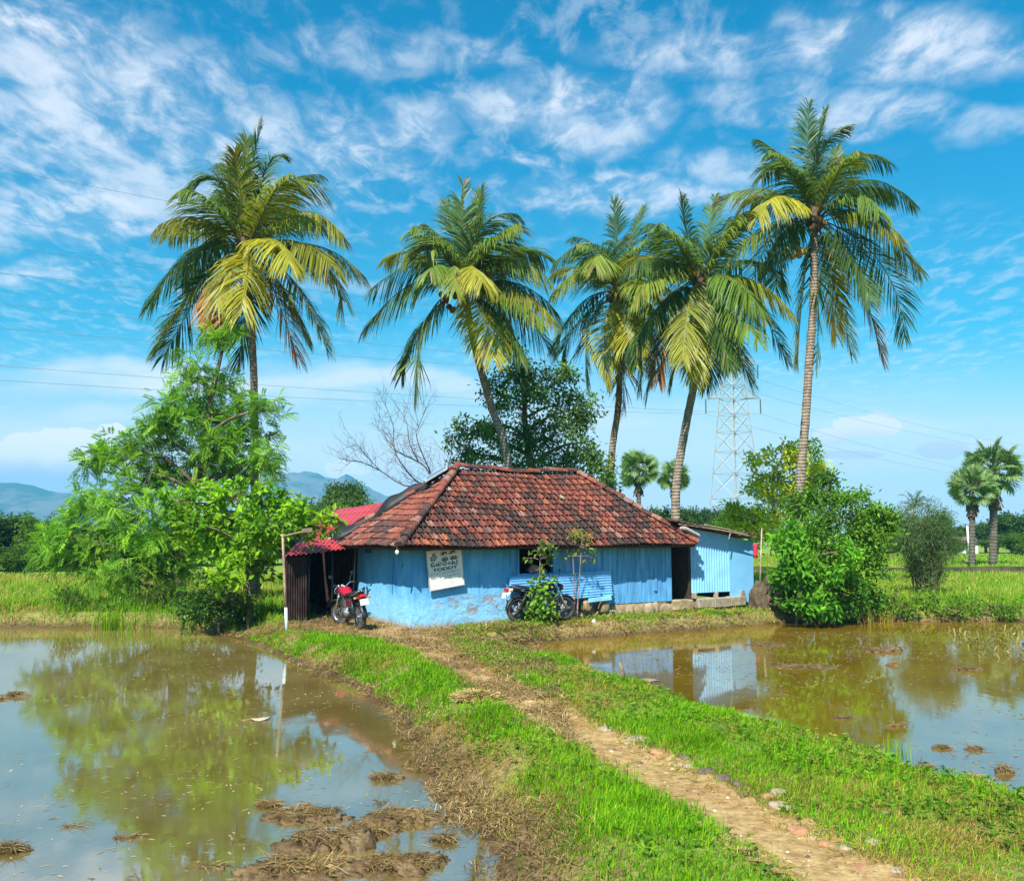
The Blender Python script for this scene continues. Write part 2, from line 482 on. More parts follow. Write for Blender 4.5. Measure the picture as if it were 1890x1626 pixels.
def path_mat():
    m, nt = nmat('path_earth'); b = NB(nt)
    p = b.geo()
    n1 = b.noise(p, 1.1, 6, .6); n2 = b.noise(p, 9, 7, .68); n3 = b.noise(p, 40, 4, .6)
    c = b.mix(b.ramp(n2, .32, .66), (.26, .15, .055), (.50, .34, .145))
    c = b.mix(b.ramp(n1, .48, .68, 0, .75), c, (.29, .15, .05))
    c = b.mix(b.ramp(n3, .60, .72, 0, .6), c, (.64, .50, .30))
    c = b.mix(b.ramp(b.noise(p, 3.3, 5, .7), .62, .72, 0, .55), c, (.12, .075, .04))
    h = b.math('ADD', b.math('MULTIPLY', n2, 1.0), b.math('MULTIPLY', n3, .4))
    b.out(b.bsdf(c, .92, 0, .2, b.bump(h, .75, .04)))
    return m
cx_, cy_ = TV[quads].mean(1)[:, 0], TV[quads].mean(1)[:, 1]
dpc = np.minimum(sdist(PATH, cx_, cy_), sdist(YARD, cx_, cy_))
keep = dpc < .10 + .30 * (fbm(cx_ * 2.2, cy_ * 2.2, 41, 3) - .5)
pq = quads[keep]; used = np.unique(pq); remap = np.zeros(len(TV), int); remap[used] = np.arange(len(used))
PV = TV[used].copy(); PV[:, 2] += .008
tag(np_mesh('path', PV, [remap[pq]], path_mat(), smooth_=True), kind='structure')

def water_mat(name, mud1, mud2):
    m, nt = nmat(name); b = NB(nt)
    p = b.geo()
    n = b.noise(p, .55, 5, .6); n2 = b.noise(p, 3.5, 4, .6)
    c = b.mix(b.ramp(n, .35, .65), mud1, mud2)
    rp = b.noise(b.vec(p, (1, .45, 1)), 7, 3, .5)
    nb = b.bump(b.math('ADD', rp, b.math('MULTIPLY', n2, .5)), .035, .02)
    b.out(b.bsdf(c, b.ramp(b.noise(p, 1.3, 6, .7), .35, .65, .022, .075), 0, .5, nb, 5.6))
    return m
def pond(name, poly, mat, grow=1.6):
    c = poly[:, :2].mean(0)
    V = []
    for q in poly:
        d = q[:2] - c; V.append([*(c + d * (1 + grow / max(np.linalg.norm(d), 1e-6))), ZW])
    bm = bmesh.new(); vs = [bm.verts.new(v) for v in V]; f = bm.faces.new(vs)
    if f.normal.z < 0: f.normal_flip()
    bmesh.ops.triangulate(bm, faces=[f])
    me = bpy.data.meshes.new(name); bm.normal_update(); bm.to_mesh(me); bm.free(); me.materials.append(mat)
    o = bpy.data.objects.new(name, me); COL.objects.link(o)
    return tag(o, kind='structure')
pond('pond_water', POND_L, water_mat('muddy_water', (.15, .106, .024), (.20, .145, .045)))
pond('pond_water', POND_R, water_mat('brown_water', (.16, .092, .006), (.20, .13, .012)))

# ================================================================ far hills
def hill_range(pts, D, depth, seed):
    """a ridge whose skyline passes the surveyed crest points at distance D, sloping down to both sides"""
    crest = np.array([at(x, y, D) for x, y in pts])
    xs = np.linspace(crest[0, 0], crest[-1, 0], 160)
    zc = np.interp(xs, crest[:, 0], crest[:, 2])
    zc = np.maximum(zc + (fbm(xs / 60, xs * 0, seed, 4) - .5) * 22, 2)
    rows = np.linspace(-1, 1, 41)
    X, R = np.meshgrid(xs, rows)
    prof = (1 - np.abs(R) ** 1.1)
    rg = fbm(X / 130, R * 4 + X / 400, seed + 5, 5) - .5
    Z = zc[None, :] * prof * (1 + rg * .5 * np.abs(R) * 1.6) - 3
    V = np.stack([X, D + R * depth, np.maximum(Z, -1.5)], -1).reshape(-1, 3)
    i = np.arange(V.shape[0]).reshape(X.shape)
    q = np.stack([i[:-1, :-1], i[:-1, 1:], i[1:, 1:], i[1:, :-1]], -1).reshape(-1, 4)
    return V, q
def hill_mat():
    m, nt = nmat('hill_forest'); b = NB(nt); p = b.geo()
    c = b.mix(b.ramp(b.noise(p, .012, 6, .65), .4, .62), (.03, .06, .04), (.13, .12, .11))
    b.out(b.bsdf(c, .95, 0, .1)); return m
MH = hill_mat()
Vh, qh = hill_range([(-500, 960), (-250, 925), (-100, 895), (20, 893), (70, 897), (130, 908), (220, 930), (300, 960), (360, 985)], 2300, 420, 3)
tag(np_mesh('hills', Vh, [qh], MH, smooth_=True), kind='structure')
Vh, qh = hill_range([(400, 985), (450, 940), (500, 893), (525, 876), (560, 870), (585, 872), (605, 880), (622, 884), (640, 876), (660, 885), (700, 905), (760, 935), (840, 985)], 2600, 450, 8)
tag(np_mesh('hills', Vh, [qh], MH, smooth_=True), kind='structure')
# air between here and the hills
mz, nt = nmat('haze_air'); b = NB(nt)
vz = b.n('ShaderNodeVolumePrincipled'); vz.inputs['Color'].default_value = (.16, .55, 1, 1); vz.inputs['Density'].default_value = 2.6e-4
o_ = b.n('ShaderNodeOutputMaterial'); nt.links.new(vz.outputs[0], o_.inputs['Volume'])
mb = MB(); mb.box((0, 1150, 106), (7200, 4900, 216)); tag(mb.build('haze', mz), kind='stuff')
# ================================================================ the house
HX, HY, HTH = -2.45, 20.08, .547
HM = rotz(HTH)
EL, EW, H1, H2, ZE, ZR = 8.86, 4.53, 2.545, 2.443, 1.885, 3.89
EU0 = -.10
def hw(u, v, z): return np.array([HX, HY, 0]) + HM @ np.array([u, v, z])
def hplane(px, py, v=.5, axis=1):
    """where the sight line through (px, py) meets the wall plane v = const (axis 1) or u = const (axis 0), in house axes"""
    d = HM.T @ ray(px, py); o = HM.T @ (np.array([0, 0, CAM_H]) - np.array([HX, HY, 0]))
    t = (v - o[axis]) / d[axis]
    return o + d * t

house = empty('country_house', (HX, HY, 0), HTH, 'low blue washed shop house with weathered red clay tile roof behind the muddy ponds', 'house')

def wall_mat():
    m, nt = nmat('blue_limewash'); b = NB(nt); p = b.obj()
    n1 = b.noise(b.vec(p, (1, 1, .35)), 3.2, 6, .62); n2 = b.noise(p, 12, 6, .65); n3 = b.noise(b.vec(p, (6, 6, .6)), 2.2, 4, .6)
    c = b.mix(b.ramp(n1, .32, .68), (.085, .33, .63), (.16, .47, .76))
    c = b.mix(b.ramp(n3, .52, .75, 0, .55), c, (.06, .23, .50))
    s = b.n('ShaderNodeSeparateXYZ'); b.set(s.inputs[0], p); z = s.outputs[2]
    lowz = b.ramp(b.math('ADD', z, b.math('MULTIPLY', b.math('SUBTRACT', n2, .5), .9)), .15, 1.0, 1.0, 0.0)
    c = b.mix(b.math('MULTIPLY', lowz, .70), c, (.28, .57, .77))  # lower wall: weathered paler, with sunlit brightness also painted into the colour
    # wash fallen off: brick and plaster show
    zb = b.math('MULTIPLY', b.ramp(z, .15, .32), b.ramp(z, .50, .85, 1, 0))
    ux = b.ramp(s.outputs[0], .75, 1.5)
    bare = b.math('MULTIPLY', b.math('MULTIPLY', zb, ux), b.ramp(b.noise(b.vec(p, (1, 1, 2.3)), 3.4, 6, .72), .49, .57))
    br = b.mix(b.ramp(n2, .3, .7), (.28, .13, .07), (.40, .28, .19))
    c = b.mix(b.math('MULTIPLY', bare, .8), c, br)
    # hairline cracks and chips
    vo = b.n('ShaderNodeTexVoronoi', feature='DISTANCE_TO_EDGE'); vo.inputs['Scale'].default_value = 4.2
    b.set(vo.inputs['Vector'], b.mix(.25, b.vec(p, (1, 1, 1.6)), b.noise(p, 3, 4, .6, out=1)))
    cr = b.math('MULTIPLY', b.ramp(vo.outputs[0], .0, .022, 1, 0), b.math('MULTIPLY', lowz, b.ramp(n1, .42, .55)))
    c = b.mix(b.math('MULTIPLY', cr, .75), c, (.05, .10, .16))
    foot = b.ramp(b.math('ADD', z, b.math('MULTIPLY', b.math('SUBTRACT', n2, .5), .5)), .0, .16, .8, 0)
    c = b.mix(foot, c, (.33, .27, .2))
    h = b.math('SUBTRACT', b.math('ADD', n2, b.math('MULTIPLY', n1, .6)), b.math('MULTIPLY', b.math('ADD', bare, cr), .6))
    b.out(b.bsdf(c, .88, 0, .2, b.bump(h, .55, .03)))
    return m
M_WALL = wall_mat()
M_BOARD = simple('blue_board', (.11, .35, .64), .75, var=.3, scale=2.5, bump=.3, streak=(5, 5, .5), dirt=((.05, .19, .42), .6))
M_TIN = simple('blue_tin', (.22, .50, .76), .42, .0, var=.14, scale=2.0, bump=.04, spec=.5, dirt=((.20, .33, .45), .5))
M_PLINTH = simple('plinth_stone', (.36, .27, .16), .95, var=.35, scale=5, bump=.8, spec=.15, dirt=((.16, .11, .06), .6))
M_DARKWOOD = simple('dark_wood', (.05, .035, .025), .85, var=.3, scale=8, bump=.3)
M_BLACK = simple('black_sheet', (.018, .018, .02), .55, var=.3, scale=6, bump=.2)
M_ROOFBASE = simple('roof_batten', (.03, .02, .016), .95, var=.2)
M_RUST = simple('rusty_tin', (.10, .055, .045), .7, .0, var=.4, scale=3, bump=.15, dirt=((.05, .03, .028), .7))
M_REDTIN = simple('red_tin', (.46, .055, .065), .45, var=.18, scale=1.5, bump=.03, spec=.5, dirt=((.28, .05, .05), .6))
M_GREYMETAL = simple('grey_metal', (.35, .36, .37), .45, .6, var=.2, scale=12, bump=.05)

# --- walls (house axes: u along the front, v to the rear)
U0, U1, V0, V1, TW = .5, EL - .5, .5, EW - .5, .18
def uz(px, py, v=V0): q = hplane(px, py, v); return q[0], q[2]
w0, wz1 = uz(958, 1004); w1, wz0 = uz(1021, 1057)
us = uz(942, 1100)[0]                     # where plaster ends and boards begin
ZT = ZE + .16
mb = MB()
def slab(mb, u0, u1, z0, z1, v=V0, t=TW, col=(1, 1, 1), nu=1):
    mb.box(((u0 + u1) / 2, v + t / 2, (z0 + z1) / 2), (u1 - u0, t, z1 - z0), col)
# plaster front: a gently uneven sheet
def uneven(mb, u0, u1, z0, z1, v, t, amp=.018, axis='v', batter=.05):
    n, k = max(2, int((u1 - u0) / .09)), 22
    U = np.linspace(u0, u1, n); Z = np.linspace(z0, z1, k); A, B = np.meshgrid(U, Z)
    off = -(fbm(A * 2.6, B * 2.6, 4 if axis == 'v' else 9, 4) - .5) * 2 * amp - batter * smooth(.9, 0, B) * (.6 + .8 * fbm(A * 3, B * 3, 8, 3))
    if axis == 'v': Fr = np.stack([A, v + off, B], -1); Bk = np.stack([A, np.full_like(A, v + t), B], -1)
    else: Fr = np.stack([v + off, A, B], -1); Bk = np.stack([np.full_like(A, v + t), A, B], -1)
    i = np.arange(n * k).reshape(k, n)
    q = np.stack([i[:-1, :-1], i[:-1, 1:], i[1:, 1:], i[1:, :-1]], -1).reshape(-1, 4)
    mb.arr(Fr.reshape(-1, 3), q); mb.arr(Bk.reshape(-1, 3), q[:, ::-1])
    V = np.concatenate([Fr.reshape(-1, 3), Bk.reshape(-1, 3)]); o = n * k
    Fc = []
    for b_ in (list(i[0]), list(i[-1]), list(i[:, 0]), list(i[:, -1])):
        Fc += [(b_[j], b_[j + 1], b_[j + 1] + o, b_[j] + o) for j in range(len(b_) - 1)]
    mb.add(V, Fc)
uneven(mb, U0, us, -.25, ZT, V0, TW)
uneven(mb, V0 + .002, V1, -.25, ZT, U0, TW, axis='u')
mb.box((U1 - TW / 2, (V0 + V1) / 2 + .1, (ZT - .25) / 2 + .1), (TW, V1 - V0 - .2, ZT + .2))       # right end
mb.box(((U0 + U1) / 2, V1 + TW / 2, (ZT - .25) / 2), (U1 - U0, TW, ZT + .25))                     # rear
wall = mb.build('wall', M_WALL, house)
mb = MB()
PZ = .30                                   # top of the stone plinth under the boards
slab(mb, us + .002, w0, PZ, ZT, V0 + .02, .10)
slab(mb, w0, w1, PZ, wz0, V0 + .02, .10)
slab(mb, w1, U1, PZ, ZT, V0 + .02, .10)
for px in (950, 1034, 1056, 1090, 1113, 1141, 1163, 1183, 1199):
    u = uz(px, 1060)[0]
    slab(mb, u - .018, u + .018, PZ + .01, ZT - .02, V0 + .008, .012)
slab(mb, us + .004, us + .09, .02, ZT - .01, V0 - .012, .031)
slab(mb, U1 - .20, U1 + .004, PZ + .002, ZT - .01, V0 - .016, .035)
slab(mb, uz(1207, 1060)[0], uz(1212, 1060)[0], PZ + .3, ZT - .01, V0 - .02, .039)
mb.build('board_wall', M_BOARD, house)
mb = MB()
for (a, b_, c_, d_) in ((w0 - .05, w0, wz0 - .04, wz1 + .1), (w1, w1 + .05, wz0 - .04, wz1 + .1)):
    slab(mb, a, b_, c_, d_, V0 - .01, .13)
slab(mb, w0 - .07, w1 + .07, wz0 - .07, wz0 - .002, V0 - .03, .16)
win = mb.build('window', M_BOARD, house)
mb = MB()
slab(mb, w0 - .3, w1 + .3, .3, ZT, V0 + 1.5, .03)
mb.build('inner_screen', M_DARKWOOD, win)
# plinth: rough stones
mb = MB()
slab(mb, us + .05, U1 + .02, -.3, PZ - .02, V0 + .03, .2)
u = us + .1
k = 0
while u < U1:
    L = rnd.uniform(.22, .5); h = rnd.uniform(.2, .31)
    mb.blob((u + L / 2, V0 - .02 + rnd.uniform(-.03, .05), h / 2 - .03), (L * .56, .075, h * .66), 3, k, .22, 1.9, R=rotz(rnd.uniform(-.1, .1)))
    u += L * .92; k += 1
mb.build('plinth', M_PLINTH, house, True)
mb = MB(); slab(mb, U0 + .2, U1 - .2, -.05, -.02, V0 + .2, V1 - V0 - .2); mb.build('inner_floor', M_DARKWOOD, house)

# --- clay tiles
TILE = [((.235, .072, .050), 3.6), ((.285, .090, .060), 2.0), ((.175, .060, .046), 3.8), ((.10, .052, .043), 3.4), ((.068, .044, .038), 2.4), ((.28, .135, .105), 1.4), ((.33, .11, .058), .9), ((.34, .27, .20), .20)]
TC = np.array([c for c, w in TILE]); TWt = np.array([w for c, w in TILE]); TWt = TWt / TWt.sum()
def tile_plane(mb, p0, p1, q0, q1, rows=13, tw=.235, seed=0):
    p0, p1, q0, q1 = map(lambda a: np.asarray(a, float), (p0, p1, q0, q1))
    r = np.random.default_rng(seed)
    e = (p1 - p0) / np.linalg.norm(p1 - p0)
    up = (q0 + q1) / 2 - (p0 + p1) / 2; up = up - e * (up @ e); SL = np.linalg.norm(up); up /= SL
    nrm = np.cross(e, up); nrm /= np.linalg.norm(nrm)
    if nrm[2] < 0: nrm = -nrm
    Lp = np.linalg.norm(p1 - p0); aq0, aq1 = (q0 - p0) @ e, (q1 - p0) @ e
    dh = SL / rows
    for j in range(rows):
        s0, s1 = j * dh - .035, (j + 1) * dh + .03
        f0, f1 = max(s0, 0) / SL, min(s1, SL) / SL
        a0, b0 = aq0 * f0, Lp + (aq1 - Lp) * f0
        a1, b1 = aq0 * f1, Lp + (aq1 - Lp) * f1
        x = a0 - r.uniform(0, tw)
        while x < b0:
            xs = x + np.array([0, .028, .052, .085, .115, .145, .175, tw - .008])
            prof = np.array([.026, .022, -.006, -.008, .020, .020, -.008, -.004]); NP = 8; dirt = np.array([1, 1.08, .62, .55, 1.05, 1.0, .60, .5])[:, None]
            xl, xh = np.clip(xs, a0, b0), np.clip(xs, a1, b1)
            if xl[-1] - xl[0] > .02:
                jx = r.normal(0, .004); jz = abs(r.normal(0, .006)); jt = r.normal(0, .008)
                lo = s0 + r.normal(0, .008)
                sag = lambda xx, ss: -.07 * math.sin(math.pi * np.clip((xx) / Lp, 0, 1)) * (.35 + .65 * ss / SL) + .022 * math.sin(xx * 1.9 + ss * 2.3 + seed)
                T, Bt = [], []
                for i in range(NP):
                    T.append(p0 + e * (xl[i] + jx) + up * lo + nrm * (.052 + prof[i] + jz + jt * (i - 3.5) * .2) + np.array([0, 0, sag(xl[i], lo)]))
                for i in range(NP):
                    Bt.append(p0 + e * (xh[i] + jx) + up * s1 + nrm * (.010 + prof[i]) + np.array([0, 0, sag(xh[i], s1)]))
                lip = [t - nrm * .030 for t in T]
                V = T + Bt + lip
                Fc = [(i, i + 1, NP + 1 + i, NP + i) for i in range(NP - 1)] + [(2 * NP + i, 2 * NP + 1 + i, i + 1, i) for i in range(NP - 1)] + [(2 * NP, 0, NP), (NP - 1, 3 * NP - 1, 2 * NP - 1)]
                cl = p0 + e * (x + tw / 2) + up * s0
                nz = float(fbm(np.array([cl @ e * 1.1]), np.array([s0 * 1.6]), 61 + seed, 3)[0])
                w = TWt.copy(); w[3:5] *= np.exp((nz - .5) * 9); w[[0, 1, 6]] *= np.exp(-(nz - .5) * 6)
                c = TC[r.choice(len(TC), p=w / w.sum())] * r.uniform(.8, 1.2)
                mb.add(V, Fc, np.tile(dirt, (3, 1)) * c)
            x += tw
def tile_mat():
    m, nt = nmat('clay_tile'); b = NB(nt); p = b.obj()
    n1 = b.noise(p, 1.6, 6, .65); n2 = b.noise(p, 14, 5, .65); n3 = b.noise(p, 45, 3)
    c = b.mix(1.0, b.attr('Col'), b.mix(b.ramp(n2, .3, .7), (.62, .6, .6), (1.3, 1.3, 1.3)), 'MULTIPLY')
    c = b.mix(b.ramp(n1, .5, .7, 0, .7), c, (.05, .042, .036))
    c = b.mix(b.ramp(n3, .66, .74, 0, .5), c, (.40, .36, .28))
    b.out(b.bsdf(c, .9, 0, .2, b.bump(b.math('ADD', n2, n3), .5, .012)))
    return m
M_TILE = tile_mat()
A, B_, C_, D_ = (EU0, 0, ZE), (EL, 0, ZE), (EL, EW, ZE), (EU0, EW, ZE)
R1, R2 = (H1, EW / 2, ZR), (EL - H2, EW / 2, ZR)
mb = MB()
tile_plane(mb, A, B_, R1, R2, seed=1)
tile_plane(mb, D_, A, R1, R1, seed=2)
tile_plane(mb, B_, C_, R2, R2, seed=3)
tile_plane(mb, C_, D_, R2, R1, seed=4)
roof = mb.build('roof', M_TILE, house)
mb = MB(); dz = np.array([0, 0, -.05])
Vb = [np.array(q) + dz for q in (A, B_, C_, D_)] + [np.array(q) + dz + np.array([0, 0, -.09]) for q in (R1, R2)]
mb.add(Vb, [(0, 1, 5, 4), (1, 2, 5), (2, 3, 4, 5), (3, 0, 4)])
i0 = [(q[0] + (.06 if q[0] < 3 else -.06), q[1] + (.06 if q[1] < 1 else -.06), ZE - .10) for q in (A, B_, C_, D_)]
mb.add([tuple(np.array(q) + dz) for q in (A, B_, C_, D_)] + i0, [(0, 1, 5, 4), (1, 2, 6, 5), (2, 3, 7, 6), (3, 0, 4, 7)])
mb.build('roof_deck', M_ROOFBASE, roof)
def hips(mb, a, b_, seed, r0=.085, ln=.34):
    a, b_ = np.asarray(a, float), np.asarray(b_, float)
    r = np.random.default_rng(seed); L = np.linalg.norm(b_ - a); n = int(L / (ln * .86)); d = (b_ - a) / L
    side = np.cross(d, (0, 0, 1)); side /= np.linalg.norm(side); upv = np.cross(side, d)
    for k in range(n):
        q0 = a + d * (k * L / n - .03); q1 = a + d * ((k + 1) * L / n + .04)
        V = []
        jit = r.normal(0, .012, 3)
        for q, rr, up in ((q0, r0 * 1.18, .055), (q1, r0 * .92, .035)):
            for t in np.linspace(-.15, math.pi + .15, 7):
                V.append(q + jit + side * math.cos(t) * rr * 1.25 + upv * (math.sin(t) * rr + up))
        Fc = [(i, i + 1, 8 + i, 7 + i) for i in range(6)] + [tuple(range(7))]
        c = TC[r.choice([0, 1, 2, 3, 2, 5])] * r.uniform(.75, 1.1)
        mb.add(V, Fc, c)
mb = MB()
z_ = np.array([0, 0, .0])
for k, (a, b_) in enumerate(((A, R1), (B_, R2), (C_, R2), (D_, R1), (R1, R2))):
    a2 = np.array(a, float); b2 = np.array(b_, float)
    if k == 4:
        m_ = (a2 + b2) / 2 - np.array([0, 0, .06]); hips(mb, a2, m_, 20); hips(mb, m_, b2, 21)
    else: hips(mb, a2, b2, 30 + k)
mb.build('ridge_tiles', M_TILE, roof)
# rafter ends below the eaves
mb = MB()
for u in np.arange(.25, EL - .2, .62):
    mb.box((u, .27, ZE - .075 + .14), (.06, .5, .07), R=None)
mb.build('rafter_ends', M_DARKWOOD, roof)
# bulb fitting and meter box below the eave at the corner
mb = MB(); q = hplane(733, 1019, .12)
mb.tube([q + np.array([0, 0, .14]), q + np.array([0, 0, .05])], .03, 8, (.25, .25, .25)); mb.blob(q, (.045, .045, .06), 2, 1, 0, col=(.85, .82, .7))
mb.build('eave_lamp', simple('eave_lamp_white', (1, 1, 1), .3, attr=True, var=.05), house, True)
mb = MB(); q = hplane(680, 1016, U0 - .05, 0); mb.box(q, (.09, .22, .12), bev=.01); mb.build('meter_box', simple('meter_blue', (.03, .07, .16), .5), house)
mb = MB()
q0, q1 = hplane(656, 1012, U0 - .04, 0), hplane(652, 1120, U0 - .04, 0)
mb.tube([q0, (q0 + q1) / 2 + np.array([-.01, 0, 0]), q1], .022, 8); mb.build('drain_pipe', M_GREYMETAL, house, True)
# thin dark tubes drawn as shadowed cracks in the left wall
mb = MB()
for (px, y0, y1) in ((727, 1022, 1098), (745, 1040, 1048)):
    a_, b_ = hplane(px, y0, U0 - .012, 0), hplane(px - 3, y1, U0 - .012, 0)
    mb.tube([a_, (a_ + b_) / 2 + np.array([0, .02, 0]), b_], .006, 5)
mb.build('wall_crack', simple('crack_shadow', (.03, .09, .18), .9), house)

# --- leaning tin sheet with horizontal ribs
def corrugated(mb, a, b_, c_, d_, n, amp=.012, t=.004, m=2, col=(1, 1, 1), seed=0, dent=.01):
    """sheet a-b (first edge) to d-c; ribs run from a towards b, n of them between a and d; has thickness"""
    a, b_, c_, d_ = map(lambda q: np.asarray(q, float), (a, b_, c_, d_))
    nr = n * 8 + 1; nm = 12
    nrm = np.cross(b_ - a, d_ - a); nrm /= np.linalg.norm(nrm)
    S, T = np.meshgrid(np.linspace(0, 1, nm), np.linspace(0, 1, nr))
    P = (a * ((1 - S) * (1 - T))[..., None] + b_ * (S * (1 - T))[..., None] + c_ * (S * T)[..., None] + d_ * ((1 - S) * T)[..., None])
    h = amp * np.sin(T * n * 2 * np.pi) + dent * (fbm(S * 3, T * 3, seed + 2, 2) - .5) * 2
    P = P + nrm * h[..., None]
    i = np.arange(nr * nm).reshape(nr, nm)
    q = np.stack([i[:-1, :-1], i[:-1, 1:], i[1:, 1:], i[1:, :-1]], -1).reshape(-1, 4)
    V1_, V2_ = P.reshape(-1, 3), (P - nrm * t).reshape(-1, 3); o = nr * nm
    mb.arr(V1_, q, col); mb.arr(V2_, q[:, ::-1], col)
    V = np.concatenate([V1_, V2_]); Fc = []
    for bd in (list(i[0]), list(i[-1]), list(i[:, 0]), list(i[:, -1])):
        Fc += [(bd[j], bd[j + 1], bd[j + 1] + o, bd[j] + o) for j in range(len(bd) - 1)]
    mb.add(V, Fc, col)
sheet = empty('tin_sheet', hw(*hplane(1030, 1112, .22)), HTH, 'pale blue ribbed tin sheet leaning under the dark window of the blue house', 'tin sheet')
mb = MB()
corrugated(mb, hw(*hplane(940, 1063, .46)), hw(*hplane(1126, 1052, .46)), hw(*hplane(1131, 1099, .20)), hw(*hplane(942, 1116, .20)), 10, .024, seed=4)
mb.build('ribbed_panel', M_TIN, sheet, world=True)
mb = MB()
corrugated(mb, hw(*hplane(1086, 1104, .16)), hw(*hplane(1128, 1098, .16)), hw(*hplane(1129, 1107, .10)), hw(*hplane(1086, 1112, .10)), 3, .008)
mb.build('bottom_flap', M_TIN, sheet, world=True)
ps = simple('rough_stone', (.34, .24, .13), .95, var=.35, scale=7, bump=.8, spec=.15, dirt=((.15, .10, .055), .6))
for k, (px, y0, y1, wd, lab) in enumerate(((1082, 1107, 1128, .30, 'narrow tan stone block under the ribbed tin sheet nearer the black motorcycle'), (1114, 1109, 1131, .30, 'squarish tan stone block under the right end of the ribbed tin sheet'))):
    q = hw(*hplane(px, (y0 + y1) / 2, .28)); hgt = (y1 - y0) * 23 / FPX
    mb = MB(); mb.blob((0, 0, 0), (wd * .55, .16, hgt * .62), 3, 70 + k, .16, 1.2)
    V = np.concatenate(mb.v); V = np.clip(V, -np.array([wd * .42, .12, hgt * .46]), np.array([wd * .42, .12, hgt * .46])); mb.v = [V]
    o = mb.build('stone_block', ps, None, True); o.location = [float(c) for c in q]; o.rotation_euler = (0, 0, HTH)
    tag(o, lab, 'stone block', 'stone blocks under the tin sheet')

# --- shop sign
MSIGN = simple('sign_white', (.78, .74, .70), .6, var=.06, scale=4, bump=.03, dirt=((.5, .46, .40), .35))
MINK = simple('sign_ink', (.02, .018, .02), .7, var=.1, bump=0)
qTL, qTR, qBL = hplane(787, 1018, .36), hplane(850, 1008, .36), hplane(793.5, 1090, .40)
ex = qTR - qTL; SWd = np.linalg.norm(ex); ex /= SWd
ez = qTL - qBL; SHt = np.linalg.norm(ez); ez = ez - ex * (ez @ ex); ez /= np.linalg.norm(ez); ey = np.cross(ez, ex)
MSG = np.array([ex, ey, ez]).T
MSGw = HM @ MSG
sign = empty('shop_sign', hw(*qBL), 0, 'tilted white board with black lettering hung below the left eave of the house', 'sign')
sign.rotation_euler = Matrix(MSGw.tolist()).to_euler()
mb = MB(); mb.box((SWd / 2, 0, SHt / 2), (SWd, .025, SHt), bev=.004); mb.build('board', MSIGN, sign)
mb = MB()
for (c_, d_) in (((SWd / 2, 0, -.006), (SWd + .03, .04, .012)), ((SWd / 2, 0, SHt + .006), (SWd + .03, .04, .012)), ((-.0065, 0, SHt / 2), (.012, .04, SHt)), ((SWd + .0065, 0, SHt / 2), (.012, .04, SHt))): mb.box(c_, d_)
mb.build('board_frame', simple('sign_frame', (.45, .44, .43), .6), sign)
def text_mesh(body, size, bold=0.0):
    cu = bpy.data.curves.new('t', 'FONT'); cu.body = body; cu.size = size; cu.offset = bold; cu.extrude = .003
    ob = bpy.data.objects.new('t', cu); COL.objects.link(ob)
    dg = bpy.context.evaluated_depsgraph_get()
    me = bpy.data.meshes.new_from_object(ob.evaluated_get(dg)); bpy.data.objects.remove(ob)
    n = len(me.vertices); V = np.zeros(n * 3); me.vertices.foreach_get('co', V); V = V.reshape(-1, 3)
    Fc = [tuple(p.vertices) for p in me.polygons]
    bpy.data.meshes.remove(me)
    return V, Fc
def put(mb, body, x0, x1, z0, z1, bold=0.0):
    """lettering stretched into a box on the board face, as fractions of the board"""
    V, Fc = text_mesh(body, .2, bold)
    if not len(V): return
    lo, hi = V.min(0), V.max(0)
    X = x0 + (V[:, 0] - lo[0]) / max(hi[0] - lo[0], 1e-6) * (x1 - x0); Z = z0 + (V[:, 1] - lo[1]) / max(hi[1] - lo[1], 1e-6) * (z1 - z0)
    mb.add(np.stack([X * SWd, -.0145 - V[:, 2] * .3, Z * SHt], -1), Fc)
mb = MB()
put(mb, 'ക', .08, .30, .73, .92, .006); put(mb, '\u0d33', .36, .58, .785, .925, .012); put(mb, '\u0d33', .39, .60, .695, .785, .010)
put(mb, '\u0d33', .62, .82, .785, .925, .012); put(mb, '\u0d33', .64, .85, .695, .785, .010); mb.tube([(SWd * .80, -.016, SHt * .92), (SWd * .835, -.016, SHt * .955), (SWd * .86, -.016, SHt * .935)], .008, 5)
put(mb, '\u0d37', .22, .42, .575, .695, .008); put(mb, '\u0d47'.strip(), .07, .20, .575, .70, .006); put(mb, '\u0d3e', .43, .54, .575, .69, .006)
put(mb, '\u0d2a', .57, .72, .58, .68, .006); put(mb, '\u0d2a', .70, .86, .56, .68, .006); mb.tube([(SWd * .80, -.016, SHt * .69), (SWd * .85, -.016, SHt * .735), (SWd * .90, -.016, SHt * .72)], .008, 5)
put(mb, 'TODDY', .12, .86, .455, .535, .007)
mb.build('main_lettering', MINK, sign)
mb = MB(); r_ = random.Random(3)
for (x0, x1, z, h, wv) in ((.06, .90, .375, .045, .012), (.05, .33, .275, .03, .008), (.42, .47, .285, .03, .01), (.53, .92, .285, .05, .010), (.40, .70, .235, .018, .004), (.08, .45, .95, .015, .004)):
    x = x0
    while x < x1 - .02:       # small faded lettering too worn to read
        w_ = r_.uniform(.028, .05); ph = r_.uniform(0, 6); e_ = r_.choice((4.2, 5.5, 6.2, 8.5)); h2 = h * r_.uniform(.6, 1)
        P = [(x + w_ * (.5 + .5 * math.cos(ph + e_ * q / 9)) + .010 * q / 9, z + h2 * (.5 + .5 * math.sin(ph + e_ * q / 9))) for q in range(10)]
        mb.tube([(a_ * SWd, -.0145, c_ * SHt) for a_, c_ in P], wv * .36, 4)
        x += w_ + r_.choice((.014, .016, .02, .045))
mb.build('small_lettering', simple('faded_ink', (.22, .2, .2), .8, var=.2, bump=0), sign)

